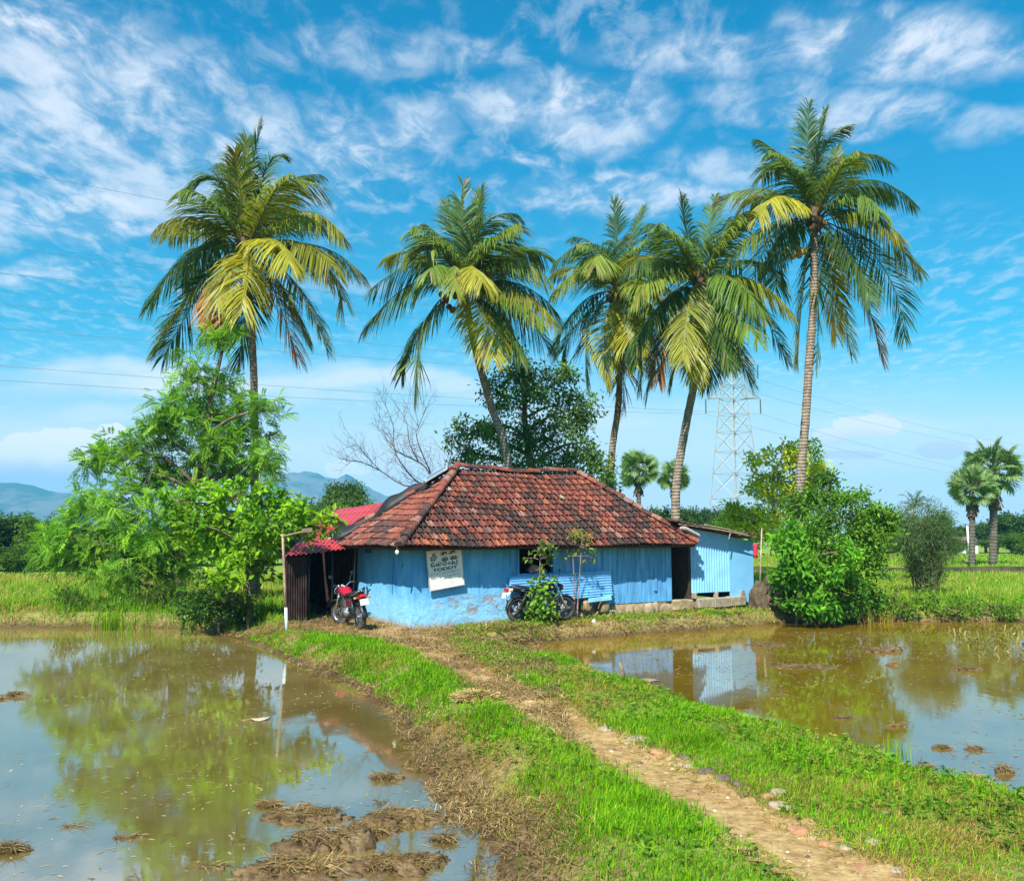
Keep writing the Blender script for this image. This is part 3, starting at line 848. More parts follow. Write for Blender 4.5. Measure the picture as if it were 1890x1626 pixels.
# ================================================================ tin annex at the right end
sh_u0, _ = uz(1276, 1100); sh_u1, _ = uz(1345, 1060); sh_u2, _ = uz(1390, 1060)
SB = .28
shed = empty('tin_shed', hw((sh_u0 + sh_u2) / 2, .5, SB), HTH, 'small pale blue tin shed with open dark doorway at the right end of the house', 'shed')
zt0 = uz(1280, 975)[1]; zt1 = uz(1345, 988)[1]; zt2 = uz(1390, 1000)[1]; zb = uz(1310, 1093)[1]
SV1 = 3.6
mb = MB()
corrugated(mb, hw(sh_u0, .5, zb), hw(sh_u0, .5, zt0), hw(sh_u1 + .03, .5, zt1), hw(sh_u1 + .03, .5, zb), 15, .022, seed=9, dent=.006)
mb.build('ribbed_wall', M_TIN, shed, world=True)
mb = MB(); zz = uz(1370, 1110)[1]
a_, b_ = sh_u1 + .0, sh_u2
V = []
for v in (.49, .47): V += [hw(a_ + .01, v, zz), hw(b_ - .03, v, zz - .03), hw(b_, v, zt2), hw(a_ + .01, v, zt1 - .02)]
mb.add(V, [(0, 1, 2, 3), (7, 6, 5, 4), (0, 4, 5, 1), (1, 5, 6, 2), (2, 6, 7, 3), (3, 7, 4, 0)])
mb.build('flat_panel', simple('blue_panel', (.20, .50, .80), .45, var=.08, scale=1.5, bump=.03), shed, world=True)
mb = MB()
corrugated(mb, hw(sh_u2 - .01, .5, zz), hw(sh_u2 - .01, .5, zt2), hw(sh_u2 - .01, SV1, zt2 + .2), hw(sh_u2 - .01, SV1, zz), 20, .012)
corrugated(mb, hw(U1 + .02, SV1, 0), hw(U1 + .02, SV1, zt0), hw(sh_u2 - .02, SV1, zt2 + .2), hw(sh_u2 - .02, SV1, 0), 20, .012)
mb.build('side_wall', M_TIN, shed, world=True)
mb = MB()
mb.box(hw((sh_u0 + U1) / 2, 1.9, .06), (sh_u0 - U1 + .02, 2.9, .03), R=HM); mb.box(hw((sh_u0 + sh_u2) / 2, 2.1, .05), (sh_u2 - sh_u0 - .06, 2.9, .03), R=HM)
mb.build('inner_floor', M_DARKWOOD, shed, world=True)
mb = MB(); mb.box(hw(sh_u0 + .02, 1.5, 1.0), (.03, 1.9, 1.8), R=HM); mb.build('inner_partition', M_DARKWOOD, shed, world=True)
# door frame and lintel
mb = MB()
q = uz(1262, 1005)[1]
mb.box(hw((U1 + sh_u0) / 2 + .01, .56, q + .1), (sh_u0 - U1 - .03, .06, .16), R=HM)
mb.box(hw(sh_u0 - .03, .55, (.3 + q) / 2), (.04, .06, q - .3), R=HM)
mb.build('door_frame', M_DARKWOOD, shed, world=True)
mb = MB()
mb.box(hw((U1 + sh_u0) / 2, .55, .18), (sh_u0 - U1 - .02, .3, .28), R=HM, bev=.02)
mb.build('door_step', M_PLINTH, shed, world=True)
# base of hollow blocks under the ribbed wall: two openings
mb = MB(); g0, g1 = uz(1281, 1100)[0], uz(1369, 1100)[0]; zb0 = uz(1320, 1113)[1]; zb1 = uz(1320, 1102)[1]; zb2 = zb + .0
mid = uz(1320, 1100)[0]
L = (g1 - g0) / 3
for k in range(3): mb.box(hw(g0 + L * (k + .5), .45, (zb0 + zb1) / 2 - .05 + rnd.uniform(-.012, .012)), (L - .012, .26, zb1 - zb0 + .1), R=HM @ rotz(rnd.uniform(-.03, .03)), bev=.02)
mb.box(hw(g0 - .02, .47, (zb1 + zb2) / 2), (.07, .16, zb2 - zb1 + .02), R=HM, bev=.01)
mb.box(hw(mid, .47, (zb1 + zb2) / 2), (.05, .16, zb2 - zb1 + .02), R=HM, bev=.01)
V = [hw(g1 - .12, .40, zb1), hw(g1 + .10, .40, zb1 - .12), hw(g1 + .02, .40, zb2 + .02), hw(g1 - .06, .40, zb2 + .03)]; V += [p_ + HM @ np.array([0, .14, 0]) for p_ in V]
mb.add(V, [(0, 1, 2, 3), (7, 6, 5, 4), (0, 4, 5, 1), (1, 5, 6, 2), (2, 6, 7, 3), (3, 7, 4, 0)])
mb.build('block_base', simple('cement_block', (.33, .27, .20), .9, var=.3, scale=6, bump=.6, dirt=((.22, .17, .11), .6)), shed, world=True)
# roof of old sheets, sloping down to the right
mb = MB()
rA, rB = uz(1262, 966, .1), uz(1396, 991, .2)
corrugated(mb, hw(rA[0] - .3, .15, rA[1] + .05), hw(rA[0] - .3, SV1 + .2, rA[1] + .25), hw(rB[0], SV1 + .2, rB[1] + .22), hw(rB[0], .2, rB[1] + .02), 14, .02, .03, seed=5, dent=.05)
corrugated(mb, hw(rA[0] + .7, .25, rA[1] - .09), hw(rA[0] + .7, SV1, rA[1] + .1), hw(rB[0] - .12, SV1, rB[1] + .12), hw(rB[0] - .12, .30, rB[1] - .07), 8, .02, .02, seed=6, dent=.04)
sroof = mb.build('roof', M_RUST, shed, world=True)
for k, (pa, pb) in enumerate((((1252, 967), (1402, 993)), ((1300, 968), (1388, 990)), ((1350, 979), (1345, 996)))):
    a_, b_ = hw(*hplane(*pa, .2)), hw(*hplane(*pb, .15))
    mb = MB(); mb.tube(catmull([a_, (a_ + b_) / 2 + np.array([0, 0, .03]), b_], 4), .017, 6); mb.build('roof_stick', simple('pale_stick', (.33, .24, .16), .85), sroof, True, world=True)
# cement flashing where tiles meet the shed
mb = MB(); a_, b_ = hplane(1252, 975, .3), hplane(1292, 988, .05)
mb.box((hw(*a_) + hw(*b_)) / 2, (.62, .3, .10), R=HM @ roty(.38), bev=.03); mb.build('flashing', simple('old_cement', (.42, .36, .33), .9, var=.3, scale=9, bump=.6), shed, world=True)

# ================================================================ lean-to with the red sheet roof, left end
lean = empty('lean_to_shelter', at(600, 1150, 21.8) * np.array([1, 1, 0]), 0, 'dark open lean-to with red sheet roof against the left end of the house', 'shelter')
TL, TR, BR, BL = at(603, 943, 28.3), at(752, 921, 27.5), at(668, 1008, 23.3), at(525, 1027, 21.6)
mb = MB()
corrugated(mb, BL, TL, TR, BR, 16, .02, .008, seed=3, dent=.02)
mb.build('roof', M_REDTIN, lean, world=True)
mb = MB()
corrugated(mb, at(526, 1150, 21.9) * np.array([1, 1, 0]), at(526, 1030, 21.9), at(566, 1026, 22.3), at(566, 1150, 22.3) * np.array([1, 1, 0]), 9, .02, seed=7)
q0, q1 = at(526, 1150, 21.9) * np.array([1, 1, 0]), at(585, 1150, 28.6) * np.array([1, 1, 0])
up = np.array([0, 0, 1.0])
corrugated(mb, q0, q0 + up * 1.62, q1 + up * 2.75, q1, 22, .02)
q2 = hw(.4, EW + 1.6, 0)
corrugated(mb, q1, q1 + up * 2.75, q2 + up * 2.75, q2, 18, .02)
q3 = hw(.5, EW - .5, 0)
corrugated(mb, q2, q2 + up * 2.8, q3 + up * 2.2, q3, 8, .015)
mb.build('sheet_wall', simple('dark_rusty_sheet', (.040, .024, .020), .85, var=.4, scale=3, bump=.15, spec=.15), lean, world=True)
for k, (px, D) in enumerate(((568, 22.4), (612, 22.9))):
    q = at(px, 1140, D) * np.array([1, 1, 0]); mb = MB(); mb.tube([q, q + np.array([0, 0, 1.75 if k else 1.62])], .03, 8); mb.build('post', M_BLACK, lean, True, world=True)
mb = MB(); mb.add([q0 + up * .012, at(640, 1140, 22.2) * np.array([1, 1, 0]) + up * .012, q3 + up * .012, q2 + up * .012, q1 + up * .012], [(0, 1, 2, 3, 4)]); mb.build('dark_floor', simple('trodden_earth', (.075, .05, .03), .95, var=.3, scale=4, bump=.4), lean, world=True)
# black tarpaulin over the rear left hip and the grey sheet lip at its foot
tarp = empty('tarpaulin', hw(0, EW, ZE), 0, 'black tarpaulin draped over the left edge of the tiled roof', 'tarpaulin')
hipD = lambda s, du=0.0, dv=0.0, dz=0.0: hw(EU0 + (H1 - EU0) * s + du, EW - EW / 2 * s + dv, ZE + (ZR - ZE) * s + dz)
S_ = np.linspace(.03, .80, 22); V = []
for i, s in enumerate(S_):
    w_ = .30 + .12 * math.sin(s * 17) - .12 * s; hb = .17 + .08 * math.sin(s * 13 + 1) + .05 * math.sin(s * 31)
    for k, t in enumerate(np.linspace(-1, 1, 7)):
        V.append(hipD(s, -.45 * w_ * t, -.9 * w_ * t, hb * (1 - t * t) + .05 + (.03 if t < 0 else -.10 * t)))
Fc = [(i * 7 + k, i * 7 + k + 1, (i + 1) * 7 + k + 1, (i + 1) * 7 + k) for i in range(len(S_) - 1) for k in range(6)]
mb = MB(); mb.add(V, Fc); ob = mb.build('black_cover', M_BLACK, tarp, True, world=True)
sm = ob.modifiers.new('thick', 'SOLIDIFY'); sm.thickness = .02
mb = MB(); V = []
for i, s in enumerate(np.linspace(-.09, .13, 8)):
    for k, t in enumerate(np.linspace(0, 1, 4)):
        V.append(hipD(s, -.12 - .22 * t, .10 - .05 * t, .16 - .22 * t + .02 * math.sin(s * 40)))
Fc = [(i * 4 + k, i * 4 + k + 1, (i + 1) * 4 + k + 1, (i + 1) * 4 + k) for i in range(7) for k in range(3)]
mb.add(V, Fc); ob = mb.build('grey_lip', simple('grey_tarp', (.24, .27, .27), .5), tarp, True, world=True)
sm = ob.modifiers.new('thick', 'SOLIDIFY'); sm.thickness = .015
# solar panel on the left slope
qs = hipD(.83, -.05, -.18, .20)
sol = empty('solar_panel', qs, 0, 'small solar panel in a pale frame on the left slope of the tiled roof', 'solar panel')
ax = hipD(.91, -.05, -.18, .20) - hipD(.755, -.05, -.18, .20); al = np.linalg.norm(ax); ax /= al
ay = np.cross((0, 0, 1), ax); ay /= np.linalg.norm(ay); az = np.cross(ax, ay); RM = np.array([ax, ay, az]).T @ rotx(.35)
mb = MB(); mb.box(qs, (al, .42, .03), R=RM); mb.build('cell_sheet', simple('solar_cells', (.10, .17, .30), .2, var=.1, scale=20, bump=0, spec=.8), sol, world=True)
mb = MB()
for (c_, d_) in (((0, .225, 0), (al + .06, .03, .045)), ((0, -.225, 0), (al + .06, .03, .045)), ((al / 2 + .015, 0, 0), (.03, .42, .045)), ((-al / 2 - .015, 0, 0), (.03, .42, .045))): mb.box(qs + RM @ np.array(c_), d_, R=RM)
mb.build('panel_frame', simple('alu_frame', (.6, .62, .64), .4, .3), sol, world=True)
mb = MB(); mb.tube([qs + RM @ np.array([.3, .1, -.01]), qs + np.array([0, 0, -.35])], .02, 6); mb.build('panel_stand', M_GREYMETAL, sol, world=True)
# cloth on the window sill
q = hplane(992, 1050, V0 + .06)
mb = MB(); Vc = []
for i, t in enumerate(np.linspace(-1, 1, 12)):
    for k, s in enumerate(np.linspace(0, 1, 8)):
        Vc.append((q[0] + t * .28, V0 + .02 + .16 * s + .02 * math.sin(t * 9 + s * 4), wz0 + .015 + .20 * math.exp(-((t + .3) * 1.6) ** 2) * math.sin(s * 2.8) + .10 * math.exp(-((t - .6) * 2.5) ** 2) * math.sin(s * 2.6) + .01 * math.sin(t * 23 + s * 9)))
Fc = [(i * 8 + k, i * 8 + k + 1, (i + 1) * 8 + k + 1, (i + 1) * 8 + k) for i in range(11) for k in range(7)]
mb.add([hw(*v) for v in Vc], Fc)
cl = mb.build('cloth', simple('pink_cloth', (.42, .17, .17), .9, var=.25, scale=9, bump=.3), None, True)
sm = cl.modifiers.new('thick', 'SOLIDIFY'); sm.thickness = .012
tag(cl, 'crumpled faded pink cloth lying in the dark open window', 'cloth')

# ================================================================ post with an arm in front of the lean-to
D = 20.4
b0 = at(530, 1158, D); b0[2] = tz(b0[0], b0[1]) - .1
t0 = at(521.5, 985, D + .1)
post = empty('wooden_post', b0, 0, 'thin leaning wooden post with a short top arm and pale painted foot', 'post')
mb = MB(); s = .27
mb.tube([b0 + (t0 - b0) * t for t in (s, .5, .75, 1)], [.032, .03, .03, .028], 8); mb.build('pole', simple('post_wood', (.33, .22, .14), .85, var=.3, scale=10, bump=.3), post, True, world=True)
mb = MB(); mb.tube([b0, b0 + (t0 - b0) * s], .036, 8); mb.build('painted_foot', simple('post_white', (.55, .68, .72), .7, var=.15), post, True, world=True)
mb = MB(); a_, b_ = at(522, 990, D + .08), at(566, 979, D - .05); mb.tube([a_, b_], .018, 6); mb.build('arm', simple('arm_wood', (.30, .22, .15), .85), post, True, world=True)
mb = MB(); mb.box(at(567, 979, D - .07), (.25, .04, .10), R=roty(-.12), bev=.01); mb.build('end_board', simple('board_grey', (.17, .12, .09), .85, var=.3), post, world=True)
# ================================================================ foliage builders
M_LEAF = leafmat('leaf', .42, spec=.12)
M_FROND = leafmat('palm_leaf', .38, .42, .35, var=.15)
M_GRASS = leafmat('grass_blade', .38, .6, .05, var=.12)
M_STRAW = leafmat('straw', .15, .7, .15, var=.25)
def bark(name, col, ring=0.0, col2=None):
    m, nt = nmat(name); b = NB(nt); p = b.geo()
    n = b.noise(b.vec(p, (1, 1, .6)), 7, 6, .7)
    c = b.mix(b.ramp(n, .35, .65), tuple(x * .55 for x in col), tuple(x * 1.3 for x in col))
    h = n
    if ring:
        w = b.n('ShaderNodeTexWave', wave_type='BANDS', bands_direction='Z'); w.inputs['Scale'].default_value = ring; w.inputs['Distortion'].default_value = 3.0; w.inputs['Detail'].default_value = 3
        b.set(w.inputs[0], p)
        c = b.mix(b.math('MULTIPLY', b.math('MULTIPLY', b.ramp(w.outputs[0], .12, .5, 1, 0), b.ramp(n, .3, .62)), .55), c, tuple(x * .38 for x in col))
        h = b.math('ADD', n, w.outputs[0])
    b.out(b.bsdf(c, .92, 0, .15, b.bump(h, .7, .03)))
    return m
M_PALMBARK = bark('palm_bark', (.30, .235, .18), 2.6)
M_BARK = bark('tree_bark', (.16, .115, .08))
M_GREYBARK = bark('pale_bark', (.36, .30, .24))

def unit(v): return v / np.maximum(np.linalg.norm(v, axis=-1, keepdims=True), 1e-9)

def diamonds(P, Dr, Nr, L, W, col, fold=.25, mid=.5):
    """leaf blades: base P, axis Dr, normal Nr; 4 vertices, 2 triangles folded on the midrib"""
    n = len(P); S = unit(np.cross(Dr, Nr)); Nn = unit(np.cross(S, Dr))
    L = np.broadcast_to(L, (n,))[:, None]; W = np.broadcast_to(W, (n,))[:, None]
    V = np.stack([P, P + Dr * L * mid + S * W * .5 + Nn * W * fold, P + Dr * L - Nn * L * .12, P + Dr * L * mid - S * W * .5 + Nn * W * fold], 1).reshape(-1, 3)
    b = np.arange(n)[:, None] * 4
    T = np.concatenate([b + np.array([0, 1, 2]), b + np.array([0, 2, 3])])
    return V, T, np.repeat(col, 4, axis=0)

def cloud(tips, tone, per, spread, r, kind='broad', L=.18, W=.08, palette=((.08, .2, .02), (.16, .33, .03)), centre=None, droop=.2, pairs=8):
    n = len(tips) * per
    base = np.repeat(tips, per, 0); tn = np.repeat(tone, per)
    off = r.normal(0, 1, (n, 3)) * (spread if np.ndim(spread) == 0 else np.repeat(spread, per)[:, None]) * np.array([1, 1, .75])
    P = base + off
    d = unit(r.normal(0, 1, (n, 3)) * .9 + unit(off) * .8 + np.array([0, 0, -droop]))
    N = unit(r.normal(0, .55, (n, 3)) + np.array([-.12, -.25, 1.0]))
    p0, p1 = np.array(palette[0]), np.array(palette[1])
    t = np.clip(tn + r.normal(0, .18, n), 0, 1)[:, None]
    col = p0 * (1 - t) + p1 * t
    col = col * r.uniform(.8, 1.2, (n, 1))
    if kind == 'broad':
        Ls = L * r.uniform(.6, 1.25, n)
        return diamonds(P, d, N, Ls, Ls * W / L, col)
    # pinnate: leaflets in pairs along a drooping rachis
    k = pairs; Ls = L * r.uniform(.7, 1.25, n)
    S = unit(np.cross(d, N)); Nn = unit(np.cross(S, d))
    tt = np.linspace(.12, 1, k)
    Q = P[:, None, :] + d[:, None, :] * (Ls[:, None] * tt)[..., None] - np.array([0, 0, 1]) * (Ls[:, None] * .28 * tt ** 2)[..., None]
    out = []
    for sg in (1, -1):
        dd = unit(S[:, None, :] * sg * .85 + d[:, None, :] * .55 - np.array([0, 0, .18]) + r.normal(0, .08, (n, k, 3)))
        ll = (Ls * W / L)[:, None] * (1 - .45 * np.abs(tt - .45))
        out.append(diamonds(Q.reshape(-1, 3), dd.reshape(-1, 3), np.repeat(Nn, k, 0), ll.reshape(-1), ll.reshape(-1) * .36, np.repeat(col, k, 0), .1))
    V = np.concatenate([out[0][0], out[1][0]]); T = np.concatenate([out[0][1], out[1][1] + len(out[0][0])])
    return V, T, np.concatenate([out[0][2], out[1][2]])

def clump_tips(c, R, m, r):
    d = unit(r.normal(0, 1, (m, 3)))
    rad = r.uniform(.25, 1, (m, 1)) ** .55
    return c + d * rad * R

def make_tree(name, label, cat, D, trunk, r0, clumps, kind='broad', L=.18, W=.08, dens=1.0, palette=((.06, .16, .015), (.15, .33, .03)), group=None, seed=0, barkmat=None,
              tipfrac=.34, depthk=.9, limbs=True, pairs=8, droop=.2, twig=.016, leafmat_=None, topr=.25):
    """trunk: surveyed points from the foot up; clumps: (px, py, rx, ry, depth offset) leaf masses of the crown"""
    r = np.random.default_rng(100 + seed)
    foot = at(trunk[0][0], HOR + CAM_H * FPX / D, D); foot[2] = tz(foot[0], foot[1]) - .08
    T = catmull([foot] + [at(x, y, D) for x, y in trunk[1:]], 6)
    root = empty(name, foot, 0, label, cat, group)
    mb = MB()
    rad = r0 * np.linspace(1, topr, len(T)) * (1 + .35 * np.exp(-np.linspace(0, 14, len(T))))
    mb.tube(T, rad, 9)
    Vs, Ts, Cs, o = [], [], [], 0
    s = pxs(D)
    for (px, py, rx, ry, dD) in clumps:
        c = at(px, py, D + dD); R = np.array([rx * s, (rx + ry) / 2 * s * depthk, ry * s])
        m = int(max(4, 9 * (rx * ry) ** .5 / 40)); tips = clump_tips(c, R, m, r)
        if limbs:
            d2 = np.linalg.norm(T - c, axis=1) + 1.2 * np.maximum(T[:, 2] - (c[2] - .35 * np.linalg.norm(T - c, axis=1)), 0)
            j = int(np.argmin(d2)); a = T[j]
            mid = (a + c) / 2 + np.array([r.normal(0, .1), r.normal(0, .1), .10 * np.linalg.norm(c - a)]) + r.normal(0, .05, 3)
            B = catmull([a, mid, c], 5); ra = min(rad[j] * .62, r0 * .42)
            mb.tube(B, np.linspace(ra, twig * 1.6, len(B)), 6)
            for tp in tips:
                e = B[-1 - int(r.integers(0, 5))]
                q = (e + tp) / 2 + r.normal(0, .06, 3)
                mb.tube([e, q, tp], [twig * 1.3, twig * .8, twig * .35], 4, cap=False)
        area = (rx * s) * (ry * s) * math.pi
        la = L * W * .5 if kind == 'broad' else L * W * .62
        per = int(max(3, dens * 3.4 * area / la / m))
        tone = np.clip(r.normal(.5, .28, m), 0, 1)
        V, F_, Cc = cloud(tips, tone, per, tipfrac * R.mean() * r.uniform(.7, 1.25, m), r, kind, L, W, palette, droop=droop, pairs=pairs)
        Vs.append(V); Ts.append(F_ + o); Cs.append(Cc); o += len(V)
    mb.build('trunk', barkmat or M_BARK, root, True, world=True)
    np_mesh('crown', np.concatenate(Vs), [np.concatenate(Ts)], leafmat_ or M_LEAF, np.concatenate(Cs), root, False, True)
    return root

# ================================================================ coconut palms
TONE = {'g': ((.11, .20, .03), (.17, .26, .03)), 'd': ((.055, .125, .032), (.10, .175, .032)), 'y': ((.40, .37, .025), (.36, .35, .03)), 'o': ((.17, .23, .024), (.29, .28, .03)),
        'l': ((.20, .27, .03), (.22, .28, .03)), 'r': ((.33, .22, .03), (.42, .16, .03)), 'b': ((.16, .10, .05), (.22, .13, .07))}
def frond_mesh(c, mid, tip, tone, r, Lmax=1.25, nl=84, broken=False):
    ctrl = 2 * mid - .5 * (c + tip)
    t = np.linspace(0, 1, 24)[:, None]
    P = (1 - t) ** 2 * c + 2 * t * (1 - t) * ctrl + t ** 2 * tip
    seg = np.r_[0, np.cumsum(np.linalg.norm(np.diff(P, axis=0), axis=1))]
    mb = MB()
    c0, c1 = np.array(TONE[tone][0]), np.array(TONE[tone][1])
    rc = np.linspace(0, 1, 24)[:, None] * (c1 - np.array([.20, .19, .05])) + np.array([.20, .19, .05])
    mb.tube(P, np.linspace(.048, .008, 24), 5, rc, squash=.6)
    n = nl
    tt = np.linspace(.13, .995, n); ss = tt * seg[-1]
    out_dir = tip - c; out_dir = out_dir / np.linalg.norm(out_dir)
    ang0 = r.normal(0, .25)
    for sg in (1, -1):
        tj = np.clip(ss + r.normal(0, seg[-1] / n * .3, n), 0, seg[-1])
        B = np.stack([np.interp(tj, seg, P[:, k]) for k in range(3)], 1)
        Tn = np.stack([np.interp(tj, seg, np.gradient(P[:, k], seg)) for k in range(3)], 1); Tn = unit(Tn)
        upv = np.array([0, 0, 1.0]) - .55 * out_dir * abs(out_dir[2])
        N = unit(upv - Tn * (Tn @ upv)[:, None])
        S = unit(np.cross(Tn, N)); S2 = S * math.cos(ang0) + N * math.sin(ang0)
        prof = np.interp(tt, [.12, .3, .6, .85, 1], [.55, 1, .95, .72, .42])
        l = Lmax * (1 - .30 * smooth(.45, .95, out_dir[2])) * prof * r.uniform(.85, 1.1, n)
        a = np.interp(tt, [0, .5, 1], [1.10, .85, .36])
        d = unit(Tn * np.cos(a)[:, None] + S2 * sg * np.sin(a)[:, None] + N * (.15 - .62 * smooth(.3, .95, np.linalg.norm(Tn[:, :2], axis=1)))[:, None] + r.normal(0, .07, (n, 3)))
        g1 = np.array([0, 0, -1.0])
        gap = fbm(tt * 9 + r.uniform(0, 50), tt * 0 + sg, int(r.integers(0, 99)), 2); l = l * np.where(gap < .26, .12, 1) * np.where(r.uniform(0, 1, n) < .06, .4, 1)
        d2 = unit(d + g1 * r.uniform(.12, .38, n)[:, None]); d3 = unit(d + g1 * r.uniform(.4, 1.2, n)[:, None])
        w = .045 * r.uniform(.8, 1.2, n)[:, None]
        p1 = B + d * (l * .30)[:, None]; p2 = p1 + d2 * (l * .38)[:, None]; p3 = p2 + d3 * (l * .34)[:, None]
        wv = unit(np.cross(d, N) + r.normal(0, .3, (n, 3)))
        V = np.stack([B + wv * w * .25, B - wv * w * .25, p1 + wv * w * .5, p1 - wv * w * .5, p2 + wv * w * .42, p2 - wv * w * .42, p3], 1).reshape(-1, 3)
        b = np.arange(n)[:, None] * 7
        f = np.clip(tt + r.normal(0, .12, n), 0, 1)[:, None]
        col = (c0 * (1 - f) + c1 * f) * r.uniform(.78, 1.22, (n, 1))
        dry = (r.uniform(0, 1, n) < .025 + .06 * (tt > .85))[:, None]
        col = np.where(dry, np.array([.26, .17, .07]), col)
        cc = np.repeat(col, 7, 0)
        o = mb.n
        mb.v.append(V); mb.c.append(cc); mb.n += len(V)
        mb.p.setdefault(4, []).extend((np.concatenate([b + np.array([0, 1, 3, 2]), b + np.array([2, 3, 5, 4])]) + o).tolist())
        mb.p.setdefault(3, []).extend((b + np.array([4, 5, 6]) + o).tolist())
    return mb

def nut_mesh():
    mb = MB(); mb.blob((0, 0, 0), (.105, .105, .14), 2, 5, .05); return mb
M_NUT = {'y': simple('coconut_yellow', (.42, .27, .05), .5, var=.3, scale=9, bump=.05), 'b': simple('coconut_brown', (.20, .12, .06), .7, var=.3, scale=9, bump=.1), 'g': simple('coconut_green', (.16, .17, .04), .5, var=.3, scale=9, bump=.05)}

def coconut_palm(label, D, crop, centre, trunk, r0, fronds, chord, nuts, seed, nl=100, Lmax=1.5):
    """crop = (x0, y0, scale) of the survey drawing the frond points were read from"""
    r = np.random.default_rng(500 + seed); x0, y0, k = crop
    f2 = lambda q: (x0 + q[0] / k, y0 + q[1] / k)
    foot = at(trunk[0][0], HOR + CAM_H * FPX / D, D); foot[2] = 0; foot[2] = tz(foot[0], foot[1]) - .1
    c = at(*f2(centre), D)
    T = catmull([foot] + [at(x, y, D) for x, y in trunk[1:]] + [c + np.array([0, 0, .1])], 10)
    root = empty('coconut_palm', foot, 0, label, 'coconut palm', 'coconut palms behind the house')
    mb = MB(); n = len(T)
    rad = r0 * (1 + .55 * np.exp(-np.linspace(0, 16, n))) * np.linspace(1, .78, n) * (1 + .04 * np.sin(np.arange(n) * 2.4))
    mb.tube(T, rad, 12); mb.build('trunk', M_PALMBARK, root, True, world=True)
    # crown shaft: old leaf bases and fibre
    mb = MB()
    for i in range(26):
        a = r.uniform(0, 2 * math.pi); z = r.uniform(-.45, .55); ln = r.uniform(.35, .7)
        d = np.array([math.cos(a), math.sin(a), .0]); b_ = c + d * .13 + np.array([0, 0, z - .1])
        mb.tube([b_, b_ + d * ln * .45 + np.array([0, 0, ln * .5]), b_ + d * ln * .8 + np.array([0, 0, ln * .55])], [.05, .035, .02], 5, np.array([.15, .10, .06]) * r.uniform(.6, 1.4))
    mb.blob(c + np.array([0, 0, -.05]), (.25, .25, .55), 2, seed, .3, col=(.11, .07, .045))
    mb.build('leaf_bases', simple('palm_fibre', (1, 1, 1), .95, var=.3, attr=True, bump=.3), root, world=True)
    Rp = chord / pxs(D); c2 = np.array(f2(centre)); fronds = list(fronds)
    for j, ph in enumerate((-66, -36, 34, 64, 98)):
        a = math.radians(ph + r.uniform(-7, 7)); R1 = Rp * r.uniform(.66, .86); d2_ = np.array([math.sin(a), -math.cos(a)])
        fronds.append((c2 + R1 * .56 * d2_ + np.array([0, -.13 * R1 * abs(math.sin(a))]), c2 + R1 * d2_ + np.array([0, .16 * R1 * abs(math.sin(a))]), (-1 if j % 3 else .9), 'oglgoglo'[j], 1))
    for i, q in enumerate(fronds):
        m_, t_, sg, tone = q[:4]
        mp, tp = (np.array(f2(m_)), np.array(f2(t_))) if len(q) == 4 else (m_, t_)
        tip = at(*tp, D); lat = np.linalg.norm((tip - c)[[0, 2]])
        off = sg * math.sqrt(max(chord ** 2 - lat ** 2, .02)) if sg else r.normal(0, .3)
        tip = at(*tp, D + off); mid = at(*mp, D + off * .55)
        st = c + np.array([(mid - c)[0] * .05, (mid - c)[1] * .05, r.uniform(-.15, .2)])
        frond_mesh(st, mid, tip, tone, r, Lmax * r.uniform(.9, 1.1), nl).build('frond', M_FROND, root, world=True)
    first = None
    for (px, py, n_, kind, sp) in nuts:
        cc = at(*f2((px, py)), D - .45)
        for i in range(n_):
            p = cc + r.normal(0, 1, 3) * np.array([sp, sp * .8, sp * .8])
            o = nut_mesh().build('coconut', M_NUT[kind], root, True) if first is None or first.get('nk') != kind else first.copy()
            if first is None or first.get('nk') != kind:
                first = o; o['nk'] = kind
            else: COL.objects.link(o); o.parent = root
            o.location = [float(x) for x in (p - foot)]; o.rotation_euler = [r.uniform(-.8, .8) for _ in range(3)]
    for o in root.children:
        if 'nk' in o: del o['nk']
    return root

P1 = (230, 200, 3.251)
coconut_palm('coconut palm with yellowing lower fronds rising from the feathery green tree at the left', 29, P1, (725, 850), [(470, 1100), (470, 900), (469, 720), (466, 640), (462, 560), (456, 490)], .135, [
    ((755, 430), (825, 100), 0, 'd'), ((720, 480), (735, 190), .6, 'd'), ((570, 440), (365, 490), -.4, 'd'), ((640, 500), (590, 330), 1, 'd'), ((830, 400), (955, 280), .7, 'd'), ((690, 480), (660, 270), -.6, 'o'),
    ((940, 480), (1245, 500), -.5, 'o'), ((900, 500), (1180, 400), 1, 'd'), ((1060, 620), (1310, 775), -.7, 'o'), ((450, 660), (200, 705), -.7, 'o'), ((430, 840), (130, 1210), -.6, 'd'), ((500, 860), (340, 1040), 1, 'd'),
    ((450, 1040), (175, 1450), -.7, 'o'), ((520, 1010), (235, 1490), .8, 'd'), ((585, 1020), (545, 1320), -1, 'r'), ((735, 960), (690, 1240), -1, 'y'), ((905, 790), (985, 930), -1, 'y'), ((1130, 820), (1430, 1000), -.5, 'o'),
    ((1150, 890), (1310, 1220), -.8, 'o'), ((1000, 1020), (1210, 1440), -.8, 'o'), ((920, 1040), (1090, 1380), .9, 'o'), ((860, 1010), (1030, 1480), -.3, 'r'), ((730, 1150), (680, 1530), .8, 'd'),
    ((620, 590), (540, 520), 1, 'd'), ((860, 640), (1020, 600), 1, 'd'), ((650, 930), (560, 1180), -.9, 'o')],
    3.9, [(690, 905, 5, 'b', .16)], 1)
P2 = (640, 320, 2.802)
